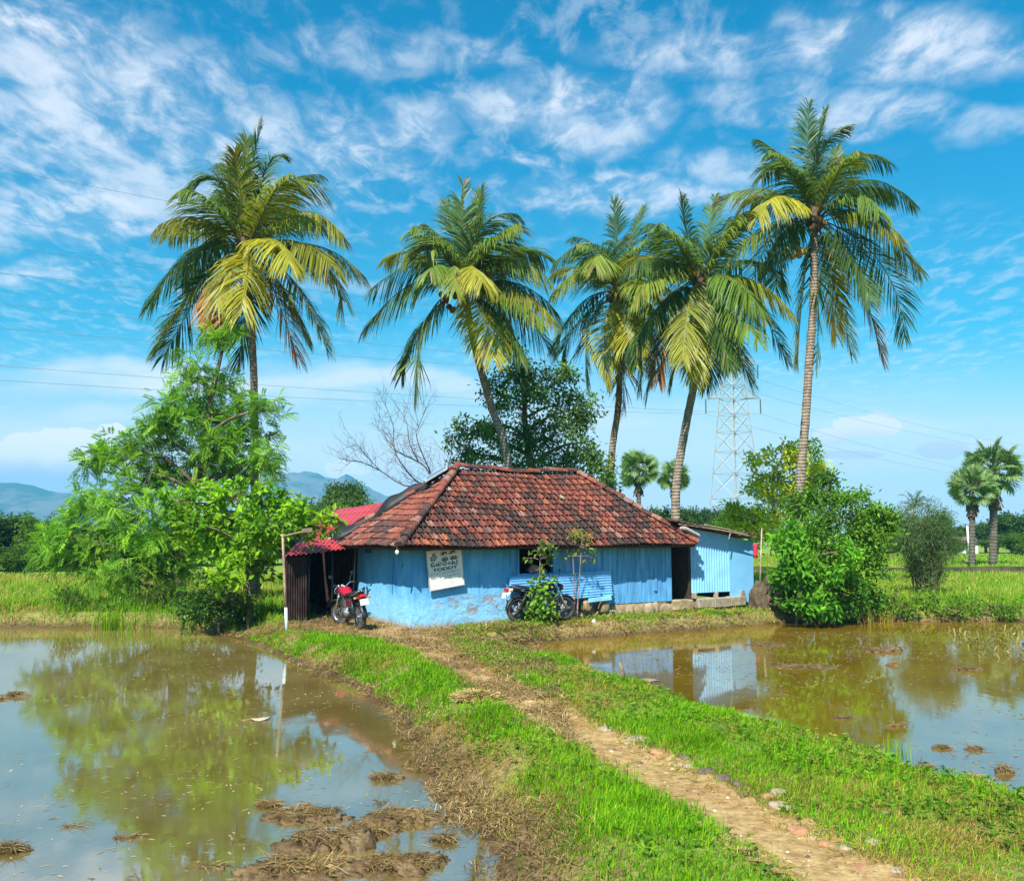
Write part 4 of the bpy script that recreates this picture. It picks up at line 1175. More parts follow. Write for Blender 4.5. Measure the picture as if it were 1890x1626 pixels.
coconut_palm('coconut palm with a curved leaning trunk above the left part of the tiled roof', 31, P2, (605, 590), [(946, 1098), (938, 860), (905, 745), (880, 655), (868, 600)], .145, [
    ((600, 380), (600, 60), 0, 'd'), ((650, 340), (690, 100), .8, 'd'), ((700, 280), (880, 210), -.5, 'd'), ((560, 330), (520, 150), .7, 'd'), ((490, 340), (350, 440), -.5, 'l'), ((520, 380), (400, 260), .8, 'd'),
    ((780, 370), (980, 420), .8, 'd'), ((720, 370), (850, 290), -.8, 'g'), ((380, 480), (125, 600), -.5, 'd'), ((360, 560), (95, 800), -.6, 'g'), ((420, 750), (350, 1160), -.6, 'l'), ((390, 780), (285, 1040), .6, 'd'),
    ((560, 480), (560, 600), -1, 'l'), ((700, 720), (750, 950), -1, 'y'), ((840, 440), (1045, 550), -.7, 'l'), ((880, 570), (1095, 730), -.5, 'd'), ((850, 640), (1010, 770), -.9, 'g'), ((900, 720), (1055, 930), -.5, 'd'),
    ((800, 750), (900, 970), -.8, 'd'), ((510, 480), (430, 500), -1, 'g'), ((640, 480), (700, 560), -1, 'y'), ((760, 640), (850, 900), .9, 'd'), ((740, 470), (900, 400), .9, 'd')],
    3.9, [(525, 650, 6, 'b', .18), (600, 700, 3, 'b', .12)], 2)
P3 = (980, 320, 2.4646)
coconut_palm('coconut palm with a thin grey trunk, third from the left above the roof ridge', 36, P3, (395, 545), [(1126, 1082), (1128, 860), (1140, 760), (1144, 690), (1143, 600)], .145, [
    ((390, 350), (375, 125), 0, 'd'), ((450, 330), (510, 160), .8, 'd'), ((280, 330), (105, 410), -.5, 'd'), ((310, 350), (190, 290), .8, 'd'), ((330, 380), (290, 420), -1, 'l'),
    ((240, 450), (95, 550), -.7, 'l'), ((230, 590), (110, 800), -.5, 'd'), ((270, 680), (255, 970), -.7, 'd'), ((200, 700), (140, 900), .7, 'd'), ((340, 700), (345, 950), -1, 'y'), ((430, 640), (470, 880), -1, 'y'),
    ((500, 550), (610, 710), -.8, 'g'), ((520, 430), (650, 430), -.7, 'g'), ((530, 650), (560, 910), .7, 'o'), ((415, 760), (422, 1080), .2, 'b'), ((470, 480), (570, 560), -.9, 'l'), ((480, 640), (500, 980), .6, 'd'), ((330, 450), (240, 400), 1, 'd'), ((400, 640), (400, 860), .9, 'o')],
    4.1, [(370, 570, 4, 'b', .15)], 3, 96, 1.5)
coconut_palm('coconut palm with a bent trunk and orange tipped hanging fronds beside the steel pylon', 32, P3, (765, 505), [(1250, 1094), (1247, 960), (1250, 880), (1267, 780), (1284, 690), (1288, 600)], .165, [
    ((720, 320), (685, 115), 0, 'd'), ((640, 290), (530, 230), -.5, 'd'), ((790, 330), (835, 120), .8, 'd'), ((870, 300), (995, 185), -.6, 'g'), ((840, 330), (910, 200), .8, 'd'), ((610, 390), (430, 430), -.7, 'd'),
    ((600, 460), (465, 590), -.8, 'l'), ((600, 590), (465, 800), -.7, 'd'), ((620, 680), (530, 1010), .6, 'd'), ((640, 690), (580, 940), -.8, 'r'), ((735, 690), (740, 940), -1, 'y'), ((690, 720), (640, 970), .8, 'o'),
    ((900, 470), (1060, 640), -.8, 'g'), ((910, 580), (1030, 760), -1, 'g'), ((880, 680), (1000, 950), -.6, 'o'), ((980, 550), (1160, 850), -.5, 'd'), ((920, 470), (1090, 540), .8, 'd'), ((800, 740), (800, 960), .8, 'd'),
    ((850, 690), (915, 850), .9, 'b'), ((570, 620), (480, 870), .8, 'd'), ((700, 430), (560, 330), .9, 'd'), ((720, 590), (690, 850), -.9, 'o'), ((830, 600), (900, 880), -.8, 'd')],
    3.95, [(755, 520, 5, 'b', .16), (720, 440, 4, 'y', .12)], 4)
P5 = (1300, 160, 2.139)
coconut_palm('tallest coconut palm with a bunch of yellow coconuts at the right', 33, P5, (435, 520), [(1474, 1090), (1477, 900), (1487, 770), (1494, 660), (1501, 560)], .175, [
    ((410, 330), (415, 65), 0, 'd'), ((450, 290), (565, 155), -.5, 'd'), ((430, 320), (480, 100), .8, 'd'), ((330, 310), (225, 350), -.5, 'd'), ((350, 330), (215, 210), .7, 'd'), ((480, 310), (620, 300), .9, 'd'),
    ((560, 290), (735, 300), .6, 'd'), ((630, 370), (825, 460), -.5, 'd'), ((590, 430), (700, 500), -.8, 'g'), ((270, 410), (50, 440), .6, 'l'), ((300, 430), (215, 520), -1, 'y'), ((240, 550), (65, 700), -.6, 'l'),
    ((260, 610), (150, 900), -.6, 'd'), ((300, 680), (300, 890), -.8, 'd'), ((620, 520), (850, 730), -.5, 'o'), ((690, 690), (790, 990), -.5, 'd'), ((590, 730), (705, 1080), -.7, 'r'), ((510, 760), (580, 1050), -.9, 'y'),
    ((390, 800), (370, 1090), .7, 'o'), ((450, 830), (440, 1110), .8, 'd'), ((560, 620), (650, 830), -.9, 'd'), ((500, 410), (520, 250), .9, 'd'), ((340, 560), (240, 700), .9, 'd'), ((480, 660), (520, 980), .8, 'o')],
    4.0, [(370, 650, 12, 'y', .20), (435, 530, 7, 'b', .18)], 5, 104, 1.5)

# ================================================================ trees round the house
GREEN = ((.055, .16, .022), (.15, .34, .03))
make_tree('feathery_tree', 'tall airy tree with feathery bright green leaves on the bank of the left pond', 'tree', 26,
    [(335, 1100), (330, 1020), (345, 930), (372, 850), (385, 760), (400, 690), (412, 640)], .17,
    [(418, 628, 26, 34, 0), (385, 615, 18, 24, .4), (350, 695, 24, 42, -.3), (405, 720, 34, 42, .4), (330, 765, 46, 45, -.4), (380, 770, 38, 46, .5), (462, 745, 32, 30, .2), (505, 757, 30, 16, -.4), (300, 812, 42, 45, 0), (385, 815, 55, 45, -.3), (465, 815, 48, 48, .3), (490, 850, 32, 40, -.3),
     (218, 828, 30, 34, -.2), (178, 868, 34, 40, .3), (262, 870, 55, 46, -.5), (350, 880, 50, 46, .6), (440, 880, 40, 35, .5), (150, 935, 36, 42, .2), (225, 955, 60, 48, -.4), (310, 965, 55, 50, -.5), (385, 960, 45, 45, .6), (110, 990, 36, 34, 0), (170, 1010, 52, 40, .4), (255, 1035, 55, 40, -.4), (330, 1045, 45, 38, .2), (95, 1035, 32, 24, .2), (215, 1070, 40, 22, -.4)],
    'pinnate', .36, .115, 1.2, ((.09, .24, .03), (.29, .53, .04)), seed=1, tipfrac=.24, droop=.1, pairs=8)
make_tree('almond_tree', 'low spreading tree with large bright leaves beside the thin wooden post', 'tree', 22.3,
    [(462, 1140), (460, 1090), (455, 1030), (445, 980), (440, 940)], .075,
    [(330, 925, 36, 22, 0), (375, 905, 40, 20, .3), (435, 915, 50, 26, -.2), (495, 932, 45, 28, .3), (548, 950, 42, 22, -.4), (592, 965, 32, 16, -.5), (570, 985, 30, 12, -.3), (350, 968, 44, 36, -.3), (420, 962, 60, 40, .3), (490, 982, 55, 34, -.4), (390, 1010, 48, 32, .4), (455, 1030, 50, 34, .2), (425, 1068, 34, 20, -.7), (490, 1040, 28, 26, .6)],
    'broad', .20, .12, 1.25, ((.10, .28, .014), (.34, .58, .03)), seed=2, tipfrac=.33, droop=.0)
make_tree('bank_shrub', 'dark green shrub growing on the pond bank under the large leaved tree', 'shrub', 22.4,
    [(405, 1150), (402, 1120), (400, 1085)], .04,
    [(385, 1090, 40, 34, .2), (420, 1105, 40, 36, -.2), (360, 1125, 34, 24, 0), (445, 1125, 26, 24, .2), (395, 1132, 44, 18, -.2)],
    'broad', .12, .06, 1.1, ((.035, .09, .018), (.10, .22, .03)), seed=3)
make_tree('dark_leafy_tree', 'large dark green leafy tree behind the ridge of the tiled roof', 'tree', 35,
    [(985, 1080), (985, 900), (975, 830), (968, 760), (975, 690)], .24,
    [(945, 672, 38, 30, .3), (985, 690, 45, 30, 0), (1035, 700, 32, 26, -.3), (915, 730, 38, 34, .2), (970, 742, 55, 38, -.5), (1035, 748, 50, 36, .4), (1085, 755, 28, 28, 0), (900, 785, 34, 28, .4), (860, 800, 34, 26, 0), (945, 800, 55, 40, -.5), (1020, 812, 60, 40, .2), (1085, 815, 34, 40, .3), (848, 838, 26, 26, .2), (900, 845, 45, 28, -.3), (975, 858, 60, 30, .2), (1060, 862, 52, 34, -.3), (1110, 870, 24, 30, 0), (1128, 900, 22, 26, -.2)],
    'broad', .20, .09, .85, ((.05, .13, .04), (.18, .31, .04)), seed=4, tipfrac=.30)
make_tree('dense_bush', 'big round bush with small dark leaves at the right of the tin shed', 'bush', 25.3,
    [(1540, 1130), (1538, 1080), (1535, 1010), (1532, 940)], .09,
    [(1530, 905, 46, 26, 0), (1482, 930, 36, 28, .3), (1578, 925, 38, 28, -.2), (1622, 940, 28, 28, .2), (1535, 955, 60, 40, -.5), (1468, 985, 34, 36, .3), (1590, 985, 46, 42, .3), (1530, 1015, 66, 42, -.4), (1590, 1050, 40, 42, .2), (1500, 1060, 50, 42, .2), (1555, 1095, 48, 34, -.3), (1600, 1100, 26, 28, .2), (1640, 965, 16, 22, .2)],
    'broad', .13, .068, 1.25, ((.055, .16, .024), (.22, .42, .035)), seed=5, tipfrac=.33)
make_tree('cassava_shrub', 'bright green large leaved shrub in front of the big round bush', 'shrub', 24.4,
    [(1470, 1140), (1468, 1110), (1462, 1060), (1458, 1010)], .035,
    [(1448, 990, 30, 30, 0), (1455, 1030, 34, 32, -.2), (1492, 1050, 34, 26, -.4), (1445, 1065, 24, 28, .2), (1500, 1090, 30, 18, -.3), (1545, 1060, 26, 20, -.5), (1570, 1015, 24, 16, -.6), (1480, 1118, 36, 22, -.3), (1530, 1118, 34, 20, -.4)],
    'broad', .20, .09, 1.1, ((.05, .20, .014), (.19, .46, .03)), seed=6, droop=.5)
make_tree('yellow_green_tree', 'yellow green tree with open branches standing behind the tin shed', 'tree', 37,
    [(1448, 1075), (1440, 985), (1425, 920), (1432, 870), (1450, 835)], .13,
    [(1398, 852, 24, 18, 0), (1412, 878, 26, 18, .4), (1448, 835, 32, 18, -.2), (1488, 832, 28, 18, .2), (1470, 862, 40, 22, -.4), (1505, 872, 28, 26, .2), (1440, 905, 40, 26, .3), (1395, 915, 30, 22, -.3), (1480, 910, 40, 30, .2), (1375, 945, 36, 24, .2), (1345, 948, 26, 18, 0), (1425, 955, 46, 30, -.3), (1400, 990, 40, 28, .2), (1360, 985, 34, 24, .2)],
    'broad', .22, .10, 1.1, ((.42, .52, .02), (.66, .68, .04)), seed=7, barkmat=M_GREYBARK)
# wispy shrub of fine drooping stems
def wispy(label, px, base, D, w, h, n, seed, pal, group=None, name='bamboo_shrub'):
    r = np.random.default_rng(seed)
    foot = at(px, base, D); foot[2] = tz(foot[0], foot[1]) - .05
    root = empty(name, foot, 0, label, 'shrub', group)
    mb = MB(); Vs = []; tips = []
    for i in range(n):
        a = r.uniform(0, 2 * math.pi); q = r.uniform(0, 1) ** .6; hh = h * r.uniform(.55, 1.0) * (1.08 - .35 * q)
        e = foot + np.array([math.cos(a) * q * w, math.sin(a) * q * w, hh]); b0_ = foot + np.array([math.cos(a), math.sin(a), 0]) * .18 * q * w * 2
        m1 = b0_ + (e - b0_) * np.array([.35, .35, .55]); P = catmull([b0_, m1, e, e + np.array([math.cos(a) * .25, math.sin(a) * .25, -.12 * r.uniform(0, 2)])], 5)
        mb.tube(P, np.linspace(.014, .004, len(P)), 4, cap=False)
        for k in range(3, len(P)): tips.append(P[k])
    tips = np.array(tips); m = len(tips)
    V, T, Cc = cloud(tips, np.clip(r.normal(.5, .3, m), 0, 1), 9, .11, r, 'broad', .20, .020, pal, droop=.5)
    mb.build('stems', M_BARK, root, True, world=True)
    np_mesh('leaves', V, [T], M_LEAF, Cc, root, False, True)
    return root
wispy('wispy upright shrub of fine bluish green leaves in the right hand paddy field', 1708, 1085, 31, 1.0, 3.6, 80, 41, ((.08, .16, .06), (.19, .28, .09)))
# leafless tree behind the left roof hip
def bare_tree():
    D = 31; r = np.random.default_rng(77)
    f = lambda q: at(640 + q[0] / 2.802, 320 + q[1] / 2.802, D)
    foot = at(800, HOR + CAM_H * FPX / D, D); foot[2] = -.05
    root = empty('bare_tree', foot, 0, 'leafless tree with thin grey twigs behind the left edge of the tiled roof', 'tree')
    mb = MB()
    start = f((455, 1620))
    mb.tube(catmull([foot, (foot + start) / 2 + np.array([.1, 0, 0]), start], 6), np.linspace(.09, .05, 13), 8)
    mains = [[(455, 1620), (445, 1570), (370, 1490), (270, 1445), (215, 1360), (130, 1290)], [(455, 1620), (440, 1560), (405, 1480), (370, 1370), (385, 1290), (440, 1200)], [(455, 1620), (390, 1605), (350, 1580), (290, 1500), (250, 1420), (240, 1300), (200, 1200)],
             [(455, 1620), (300, 1615), (170, 1535), (60, 1490), (20, 1500)], [(455, 1620), (470, 1570), (520, 1500), (540, 1420), (500, 1330)], [(170, 1535), (110, 1470), (50, 1400)], [(370, 1490), (330, 1400), (310, 1290), (270, 1220)]]
    def twigs(P, rad, lev):
        for k in range(1, len(P)):
            if lev > 2: return
            for q in range(2 if lev < 2 else 1):
                if r.uniform() < .62:
                    d = P[k] - P[k - 1]; d = d / max(np.linalg.norm(d), 1e-6); L = r.uniform(.35, .9) * (.62 ** lev)
                    e = unit(d * .7 + r.normal(0, .55, 3) + np.array([-.1, 0, .35]))
                    B = [P[k], P[k] + e * L * .5 + r.normal(0, .04, 3), P[k] + e * L + r.normal(0, .08, 3) + np.array([0, 0, .05])]
                    mb.tube(B, [rad * .6, rad * .45, rad * .22], 4, cap=False); twigs(B, rad * .6, lev + 1)
    for i, L in enumerate(mains):
        P = [f(q) for q in L]
        P = [p + np.array([0, r.normal(0, .35) * min(j, 3) / 3, 0]) for j, p in enumerate(P)]
        B = catmull(P, 3); mb.tube(B, np.linspace(.036 if i < 5 else .022, .006, len(B)), 6); twigs(B, .014, 0)
    mb.build('trunk', bark('grey_twig', (.14, .115, .115)), root, True, world=True)
bare_tree()

# ================================================================ palmyra palms (fan leaves)
def fan_leaf(r, R=.86, nseg=24):
    mb = MB(); L0 = .92
    mb.tube([(0, 0, 0), (L0 * .5, 0, .03), (L0, 0, 0)], [.03, .022, .016], 4, (.22, .25, .08))
    for i in range(nseg):
        a = -2.1 + 4.2 * i / (nseg - 1); l = R * (1 - .16 * abs(a) / 2.1) * r.uniform(.9, 1.06); fz = .05 if i % 2 else -.03
        d = np.array([math.cos(a), math.sin(a), 0]); s = np.array([-math.sin(a), math.cos(a), 0]); w = .05
        b = np.array([L0, 0, 0.]); g = -.16 * l * r.uniform(.4, 1.5)
        V = [b + d * .08 - s * .015, b + d * .08 + s * .015, b + d * l * .62 - s * w + (0, 0, fz * .6 - .02), b + d * l * .62 + s * w + (0, 0, fz * .6 + .03), b + d * l + np.array([0, 0, g])]
        c = np.array([.19, .30, .10]) * r.uniform(.6, 1.35)
        mb.add(V, [(0, 1, 3, 2), (2, 3, 4)], c)
    return mb
def palmyra(label, px, py, D, rp, seed, n=40):
    r = np.random.default_rng(seed)
    foot = at(px, HOR + CAM_H * FPX / D, D); foot[2] = -.1
    c = at(px, py, D); s = rp * pxs(D) / 1.72
    root = empty('palmyra_palm', foot, 0, label, 'palmyra palm', 'palmyra palms far behind')
    mb = MB(); mb.tube(catmull([foot, (foot + c) / 2 + np.array([.05, 0, 0]), c], 6), np.linspace(.26, .20, 13) * s / 1.2, 9); mb.build('trunk', bark('dark_palm_bark_%d' % seed, (.14, .12, .10), 1.5), root, True, world=True)
    # skirt of dead leaves
    mb = MB()
    for i in range(46):
        a = r.uniform(0, 6.28); z = -s * r.uniform(.25, 1.5); d = np.array([math.cos(a), math.sin(a), 0]); b = c + d * .15 * s + (0, 0, z)
        w = np.cross(d, (0, 0, 1)) * .14 * s; e = b + d * .3 * s * r.uniform(.4, 1) + np.array([0, 0, -.7 * s])
        mb.add([b - w * .3, b + w * .3, e + w, e - w], [(0, 1, 2, 3)], np.array([.16, .11, .07]) * r.uniform(.5, 1.3))
    mb.build('dead_skirt', M_STRAW, root, world=True)
    protos = []
    for i in range(n):
        o = fan_leaf(r).build('fan_leaf', M_FROND, root) if i < 4 else protos[i % 4].copy()
        if i < 4: protos.append(o)
        else: COL.objects.link(o); o.parent = root
        zz = 1 - 1.75 * (i + .5) / n; a = i * 2.39996 + r.normal(0, .2)
        el = math.asin(np.clip(zz, -1, 1)) + r.normal(0, .08)
        o.location = [float(v) for v in (c - foot)]; o.scale = (s * r.uniform(.9, 1.1),) * 3
        o.rotation_euler = (Matrix.Rotation(a, 4, 'Z') @ Matrix.Rotation(-el, 4, 'Y') @ Matrix.Rotation(r.normal(0, 1.0), 4, 'X')).to_euler()
    return root
palmyra('palmyra palm with round fan leaf crown seen over the right roof hip', 1178, 866, 66, 40, 61)
palmyra('palmyra palm partly hidden behind the bent coconut trunk', 1243, 880, 72, 34, 62)
palmyra('tall palmyra palm with brown dead skirt at the far right of the paddy field', 1832, 866, 58, 60, 63)
palmyra('palmyra palm leaning close to the left of the taller palmyra at the far right', 1793, 902, 57, 46, 64)

# ================================================================ trees beyond the fields
def far_tree(seed, R, Hc, n, size, pal, lumps):
    """a tree about 5 m tall standing at the origin, scaled when placed"""
    r = np.random.default_rng(seed)
    root = empty('field_tree', (0, 0, 0))
    mb = MB(); mb.tube([(0, 0, -.1), (.06, .03, 1.2), (.0, .05, Hc)], [.2, .15, .06], 7)
    Vs, Ts, Cs, o = [], [], [], 0
    for i in range(lumps):
        d = unit(r.normal(0, 1, 3)); c = np.array([0, 0, Hc]) + d * np.array([R * .72, R * .72, R * .62]) * r.uniform(.55, 1.1)
        mb.tube([(0, 0, Hc * r.uniform(.4, .9)), c * .6 + np.array([0, 0, Hc * .35]), c], [.07, .045, .02], 5)
        tips = clump_tips(c, np.array([R * .42, R * .42, R * .34]) * r.uniform(.7, 1.2), 9, r)
        V, T, Cc = cloud(tips, np.clip(np.full(9, r.uniform(.1, .9)) + r.normal(0, .15, 9), 0, 1), n, .14 * R, r, 'broad', size, size * .5, pal)
        Vs.append(V); Ts.append(T + o); Cs.append(Cc); o += len(V)
    mb.build('trunk', M_BARK, root, True)
    np_mesh('crown', np.concatenate(Vs), [np.concatenate(Ts)], M_LEAF, np.concatenate(Cs), root)
    return root
FT = [far_tree(1, 2.1, 2.9, 64, .30, ((.03, .08, .028), (.10, .20, .035)), 15), far_tree(2, 2.4, 2.6, 64, .30, ((.05, .13, .025), (.17, .30, .035)), 17), far_tree(3, 1.8, 3.2, 64, .28, ((.045, .11, .04), (.14, .23, .05)), 14)]
FIRST = [True, True, True]
def place_far(px, ytop, D, wpx, k, label, group, rot):
    o = FT[k] if FIRST[k] else copy_tree(FT[k]); FIRST[k] = False
    foot = at(px, HOR + CAM_H * FPX / D, D); foot[2] = -.05
    h = at(px, ytop, D)[2]; R0 = (2.1, 2.4, 1.8)[k]; H0 = (4.9, 4.7, 5.1)[k]
    o.location = [float(v) for v in foot]; w = wpx * pxs(D) / 2 / R0 * .95
    o.scale = (w, w, max(.3, h / H0)); o.rotation_euler = (0, 0, rot)
    tag(o, label, 'tree', group)
for i, (px, yt, D, w, k) in enumerate([(-40, 938, 50, 120, 0), (18, 942, 52, 100, 0), (72, 948, 50, 90, 1), (118, 958, 54, 80, 0), (165, 965, 55, 90, 2), (42, 1000, 45, 90, 1), (98, 1010, 46, 80, 0), (-10, 1005, 45, 80, 2), (215, 972, 56, 100, 0), (290, 968, 57, 110, 1), (370, 966, 58, 110, 0), (440, 958, 57, 100, 2), (150, 1012, 47, 70, 1)]):
    place_far(px, yt, D, w, k, ('dark round tree in the dense treeline beyond the left field', 'mid green broad tree in the dense treeline beyond the left field', 'greyish green tree in the dense treeline beyond the left field')[k], 'treeline beyond the left field', i * 1.7)
for i, (px, yt, D, w, k) in enumerate([(505, 940, 60, 80, 0), (540, 925, 62, 70, 1), (570, 918, 64, 70, 0), (612, 888, 66, 66, 2), (648, 884, 66, 70, 2), (690, 925, 66, 70, 1), (600, 925, 60, 80, 1), (740, 930, 68, 70, 0)]):
    place_far(px, yt, D, w, k, ('dark tree below the hills behind the red sheet roof', 'mid green tree below the hills behind the red sheet roof', 'olive tree standing higher than its neighbours behind the red sheet roof')[k], 'trees behind the red roof', i * 2.1 + .4)
for i, (px, yt, D, w, k) in enumerate([(1150, 935, 80, 60, 0), (1212, 928, 76, 60, 0), (1268, 928, 78, 56, 0), (1305, 936, 82, 50, 2), (1345, 930, 80, 60, 0), (1230, 950, 70, 60, 1), (1325, 958, 64, 60, 1)]):
    place_far(px, yt, D, w, k, ('dark far tree behind the pylon foot and the right roof hip', 'light green far tree behind the pylon foot and the right roof hip', 'greyish far tree behind the pylon foot')[k], 'far trees behind the shed', i * 1.3 + .2)
for i, (px, yt, D, w, k) in enumerate([(1600, 938, 100, 70, 0), (1650, 945, 98, 70, 2), (1692, 955, 100, 70, 0), (1735, 948, 98, 60, 2), (1775, 965, 96, 56, 0), (1820, 958, 94, 66, 0), (1868, 940, 92, 76, 0), (1925, 936, 92, 90, 1), (1980, 945, 92, 90, 0), (1885, 978, 80, 60, 1), (1640, 985, 84, 60, 1), (1700, 990, 82, 50, 0), (1842, 985, 84, 60, 2), (1765, 990, 86, 40, 1), (1600, 990, 70, 50, 1)]):
    place_far(px, yt, D, w, k, ('dark tree in the far treeline beyond the right paddy field', 'bright green tree in the far treeline beyond the right paddy field', 'greyish green tree in the far treeline beyond the right paddy field')[k], 'far treeline beyond the right field', i * 2.7)
def small_palm():
    D = 92; r = np.random.default_rng(9); foot = at(1688, HOR + CAM_H * FPX / D, D); foot[2] = -.1; c = at(1688, 935, D)
    root = empty('small_palm', foot, 0, 'small distant palm top showing above the far treeline near the wispy shrub', 'palm')
    mb = MB(); mb.tube([foot, c], [.2, .14], 6); mb.build('trunk', M_PALMBARK, root, True, world=True)
    mb = MB()
    for i in range(18):
        a = r.uniform(0, 6.28); el = r.uniform(-.5, 1.3); d = np.array([math.cos(a) * math.cos(el), math.sin(a) * math.cos(el), math.sin(el)])
        f = frond_mesh(c, c + d * 1.2 + np.array([0, 0, .25]), c + d * 2.1 + np.array([0, 0, -.3]), 'd', r, .7, 14)
        mb.arr(np.concatenate(f.v), np.array(f.p[4]), np.concatenate(f.c)) if 4 in f.p else None
    mb.build('crown', M_FROND, root, world=True)
small_palm()
# ================================================================ motorcycles
def loft(mb, secs, n=14, col=(1, 1, 1), p=2.6):
    """secs: (x, zc, half width, half height) -> superellipse tube along x with closed ends"""
    V = []
    for (x, zc, hy, hz) in secs:
        for i in range(n):
            t = 2 * math.pi * i / n; c, s = math.cos(t), math.sin(t)
            V.append((x, hy * math.copysign(abs(c) ** (2 / p), c), zc + hz * math.copysign(abs(s) ** (2 / p), s)))
    m = len(secs)
    Fc = [(i * n + j, i * n + (j + 1) % n, (i + 1) * n + (j + 1) % n, (i + 1) * n + j) for i in range(m - 1) for j in range(n)] + [tuple(range(n))[::-1], tuple((m - 1) * n + j for j in range(n))]
    mb.add(V, Fc, col)
M_TYRE = simple('tyre_rubber', (.03, .028, .026), .85, var=.3, scale=9, bump=.15, dirt=((.14, .10, .06), .5))
M_CHROME = simple('chrome', (.62, .62, .62), .22, .9, var=.1, bump=.02)
M_ENGINE = simple('engine_metal', (.22, .22, .22), .45, .6, var=.3, scale=12, bump=.1)
M_SEAT = simple('seat_vinyl', (.02, .02, .022), .5, var=.3, bump=.1)
M_BLK = simple('black_plastic', (.02, .02, .022), .4, var=.2, bump=.03, spec=.5)
M_LAMP = simple('lamp_glass', (.75, .77, .78), .1, .2, var=.05, bump=0, spec=.8)
M_REDL = simple('red_lens', (.5, .015, .02), .2, var=.1, bump=0, spec=.7)
M_AMB = simple('amber_lens', (.65, .22, .06), .25, var=.1, bump=0, spec=.7)
M_PLATE = simple('plate_white', (.78, .78, .74), .5, var=.05, bump=.02)
def motorcycle(loc, heading, lean, label, tank_mat, panel_mat, wheel_style, steer, tail_white=False):
    root = empty('motorcycle', loc, heading, label, 'motorcycle')
    root.rotation_euler = (lean, 0, heading)
    R_ = .30
    def wheel(x, st):
        C_ = np.array([x, 0, R_]); ax = rotz(st) @ np.array([0, 1, 0])
        mb = MB(); mb.ring(C_, R_ - .045, .047, ax, 36, 10); w = mb.build('wheel', M_TYRE, root, True)
        mb = MB(); mb.ring(C_, R_ - .082, .022, ax, 32, 6, flat=1.4); mb.build('rim', M_CHROME if wheel_style == 'spoke' else M_BLK, w, True)
        mb = MB(); mb.tube([C_ - ax * .07, C_ + ax * .07], .045, 12); mb.tube([C_ - ax * .012 + 0, C_ + ax * .012], .11, 18)
        u = np.cross(ax, (0, 0, 1))
        if wheel_style == 'spoke':
            for i in range(28):
                a = 2 * math.pi * i / 28; d = u * math.cos(a) + np.array([0, 0, 1]) * math.sin(a); d2 = u * math.cos(a + .3) + np.array([0, 0, 1]) * math.sin(a + .3)
                mb.tube([C_ + d * .04 + ax * (.05 if i % 2 else -.05), C_ + d2 * (R_ - .09)], .0035, 4)
        else:
            for i in range(5):
                a = 2 * math.pi * i / 5
                for q in (-.13, .13):
                    d = u * math.cos(a) + np.array([0, 0, 1]) * math.sin(a); d2 = u * math.cos(a + q) + np.array([0, 0, 1]) * math.sin(a + q)
                    mb.tube([C_ + d * .04, C_ + d2 * (R_ - .085)], .015, 5)
        mb.build('hub', M_ENGINE, w, True)
    wheel(.66, steer); wheel(-.64, 0)
    S = rotz(steer); piv = np.array([.50, 0, 0])
    st = lambda q: piv + S @ (np.asarray(q, float) - piv)
    mb = MB()
    for s in (.085, -.085): mb.tube([st((.665, s, R_)), st((.52, s, .66)), st((.44, s, .87))], [.026, .026, .022], 8)
    mb.box(st((.47, 0, .80)), (.09, .21, .035), R=S); mb.box(st((.50, 0, .70)), (.08, .20, .03), R=S)
    mb.build('fork', M_CHROME, root, True)
    mb = MB(); hb = [(.34, -.36, .99), (.40, -.25, 1.0), (.44, -.10, .92), (.44, .10, .92), (.40, .25, 1.0), (.34, .36, .99)]
    mb.tube(catmull([st(q) for q in hb], 4), .012, 7); h = mb.build('handlebar', M_CHROME, root, True)
    for s in (-1, 1):
        mb = MB(); mb.tube([st((.385, s * .27, 1.0)), st((.33, s * .38, .99))], .018, 8); mb.build('grip', M_BLK, h, True)
        mb = MB(); mb.tube(catmull([st((.40, s * .24, 1.0)), st((.43, s * .30, 1.10)), st((.42, s * .36, 1.19))], 4), .006, 6)
        mb.blob(st((.42, s * .37, 1.21)), (.014, .06, .045), 2, 0, 0, R=S); mb.build('mirror', M_BLK, root, True)
    mb = MB(); mb.blob(st((.56, 0, .82)), (.09, .095, .095), 2, 0, 0); hl = mb.build('headlight', M_BLK, root, True)
    mb = MB(); mb.tube([st((.615, 0, .82)), st((.645, 0, .82))], [.085, .07], 16); mb.build('lens', M_LAMP, hl, True)
    mb = MB()
    for s in (-.06, .06): mb.tube([st((.46, s, .93)), st((.50, s, .95))], .042, 12)
    mb.build('gauges', M_CHROME, root, True)
    mb = MB(); loft(mb, [(.42, .84, .05, .05), (.36, .845, .115, .085), (.24, .85, .145, .105), (.08, .83, .135, .10), (-.06, .79, .09, .07), (-.12, .775, .06, .045)]); tk = mb.build('fuel_tank', tank_mat, root, True)
    mb = MB(); mb.tube([(.20, 0, .945), (.20, 0, .965)], .035, 12); mb.build('filler_cap', M_CHROME, tk, True)
    mb = MB(); loft(mb, [(-.05, .795, .09, .035), (-.15, .785, .12, .045), (-.35, .80, .13, .05), (-.50, .83, .125, .055), (-.72, .86, .11, .05), (-.80, .87, .07, .035)], p=3); mb.build('seat', M_SEAT, root, True)
    mb = MB()
    for s in (-1, 1): mb.tube(catmull([(-.45, s * .13, .78), (-.72, s * .13, .83), (-.86, s * .07, .90)] + ([(-.86, 0, .91)] if s > 0 else [(-.87, 0, .905)]), 4), .011, 6)
    mb.build('grab_rail', M_CHROME, root, True)
    mb = MB()
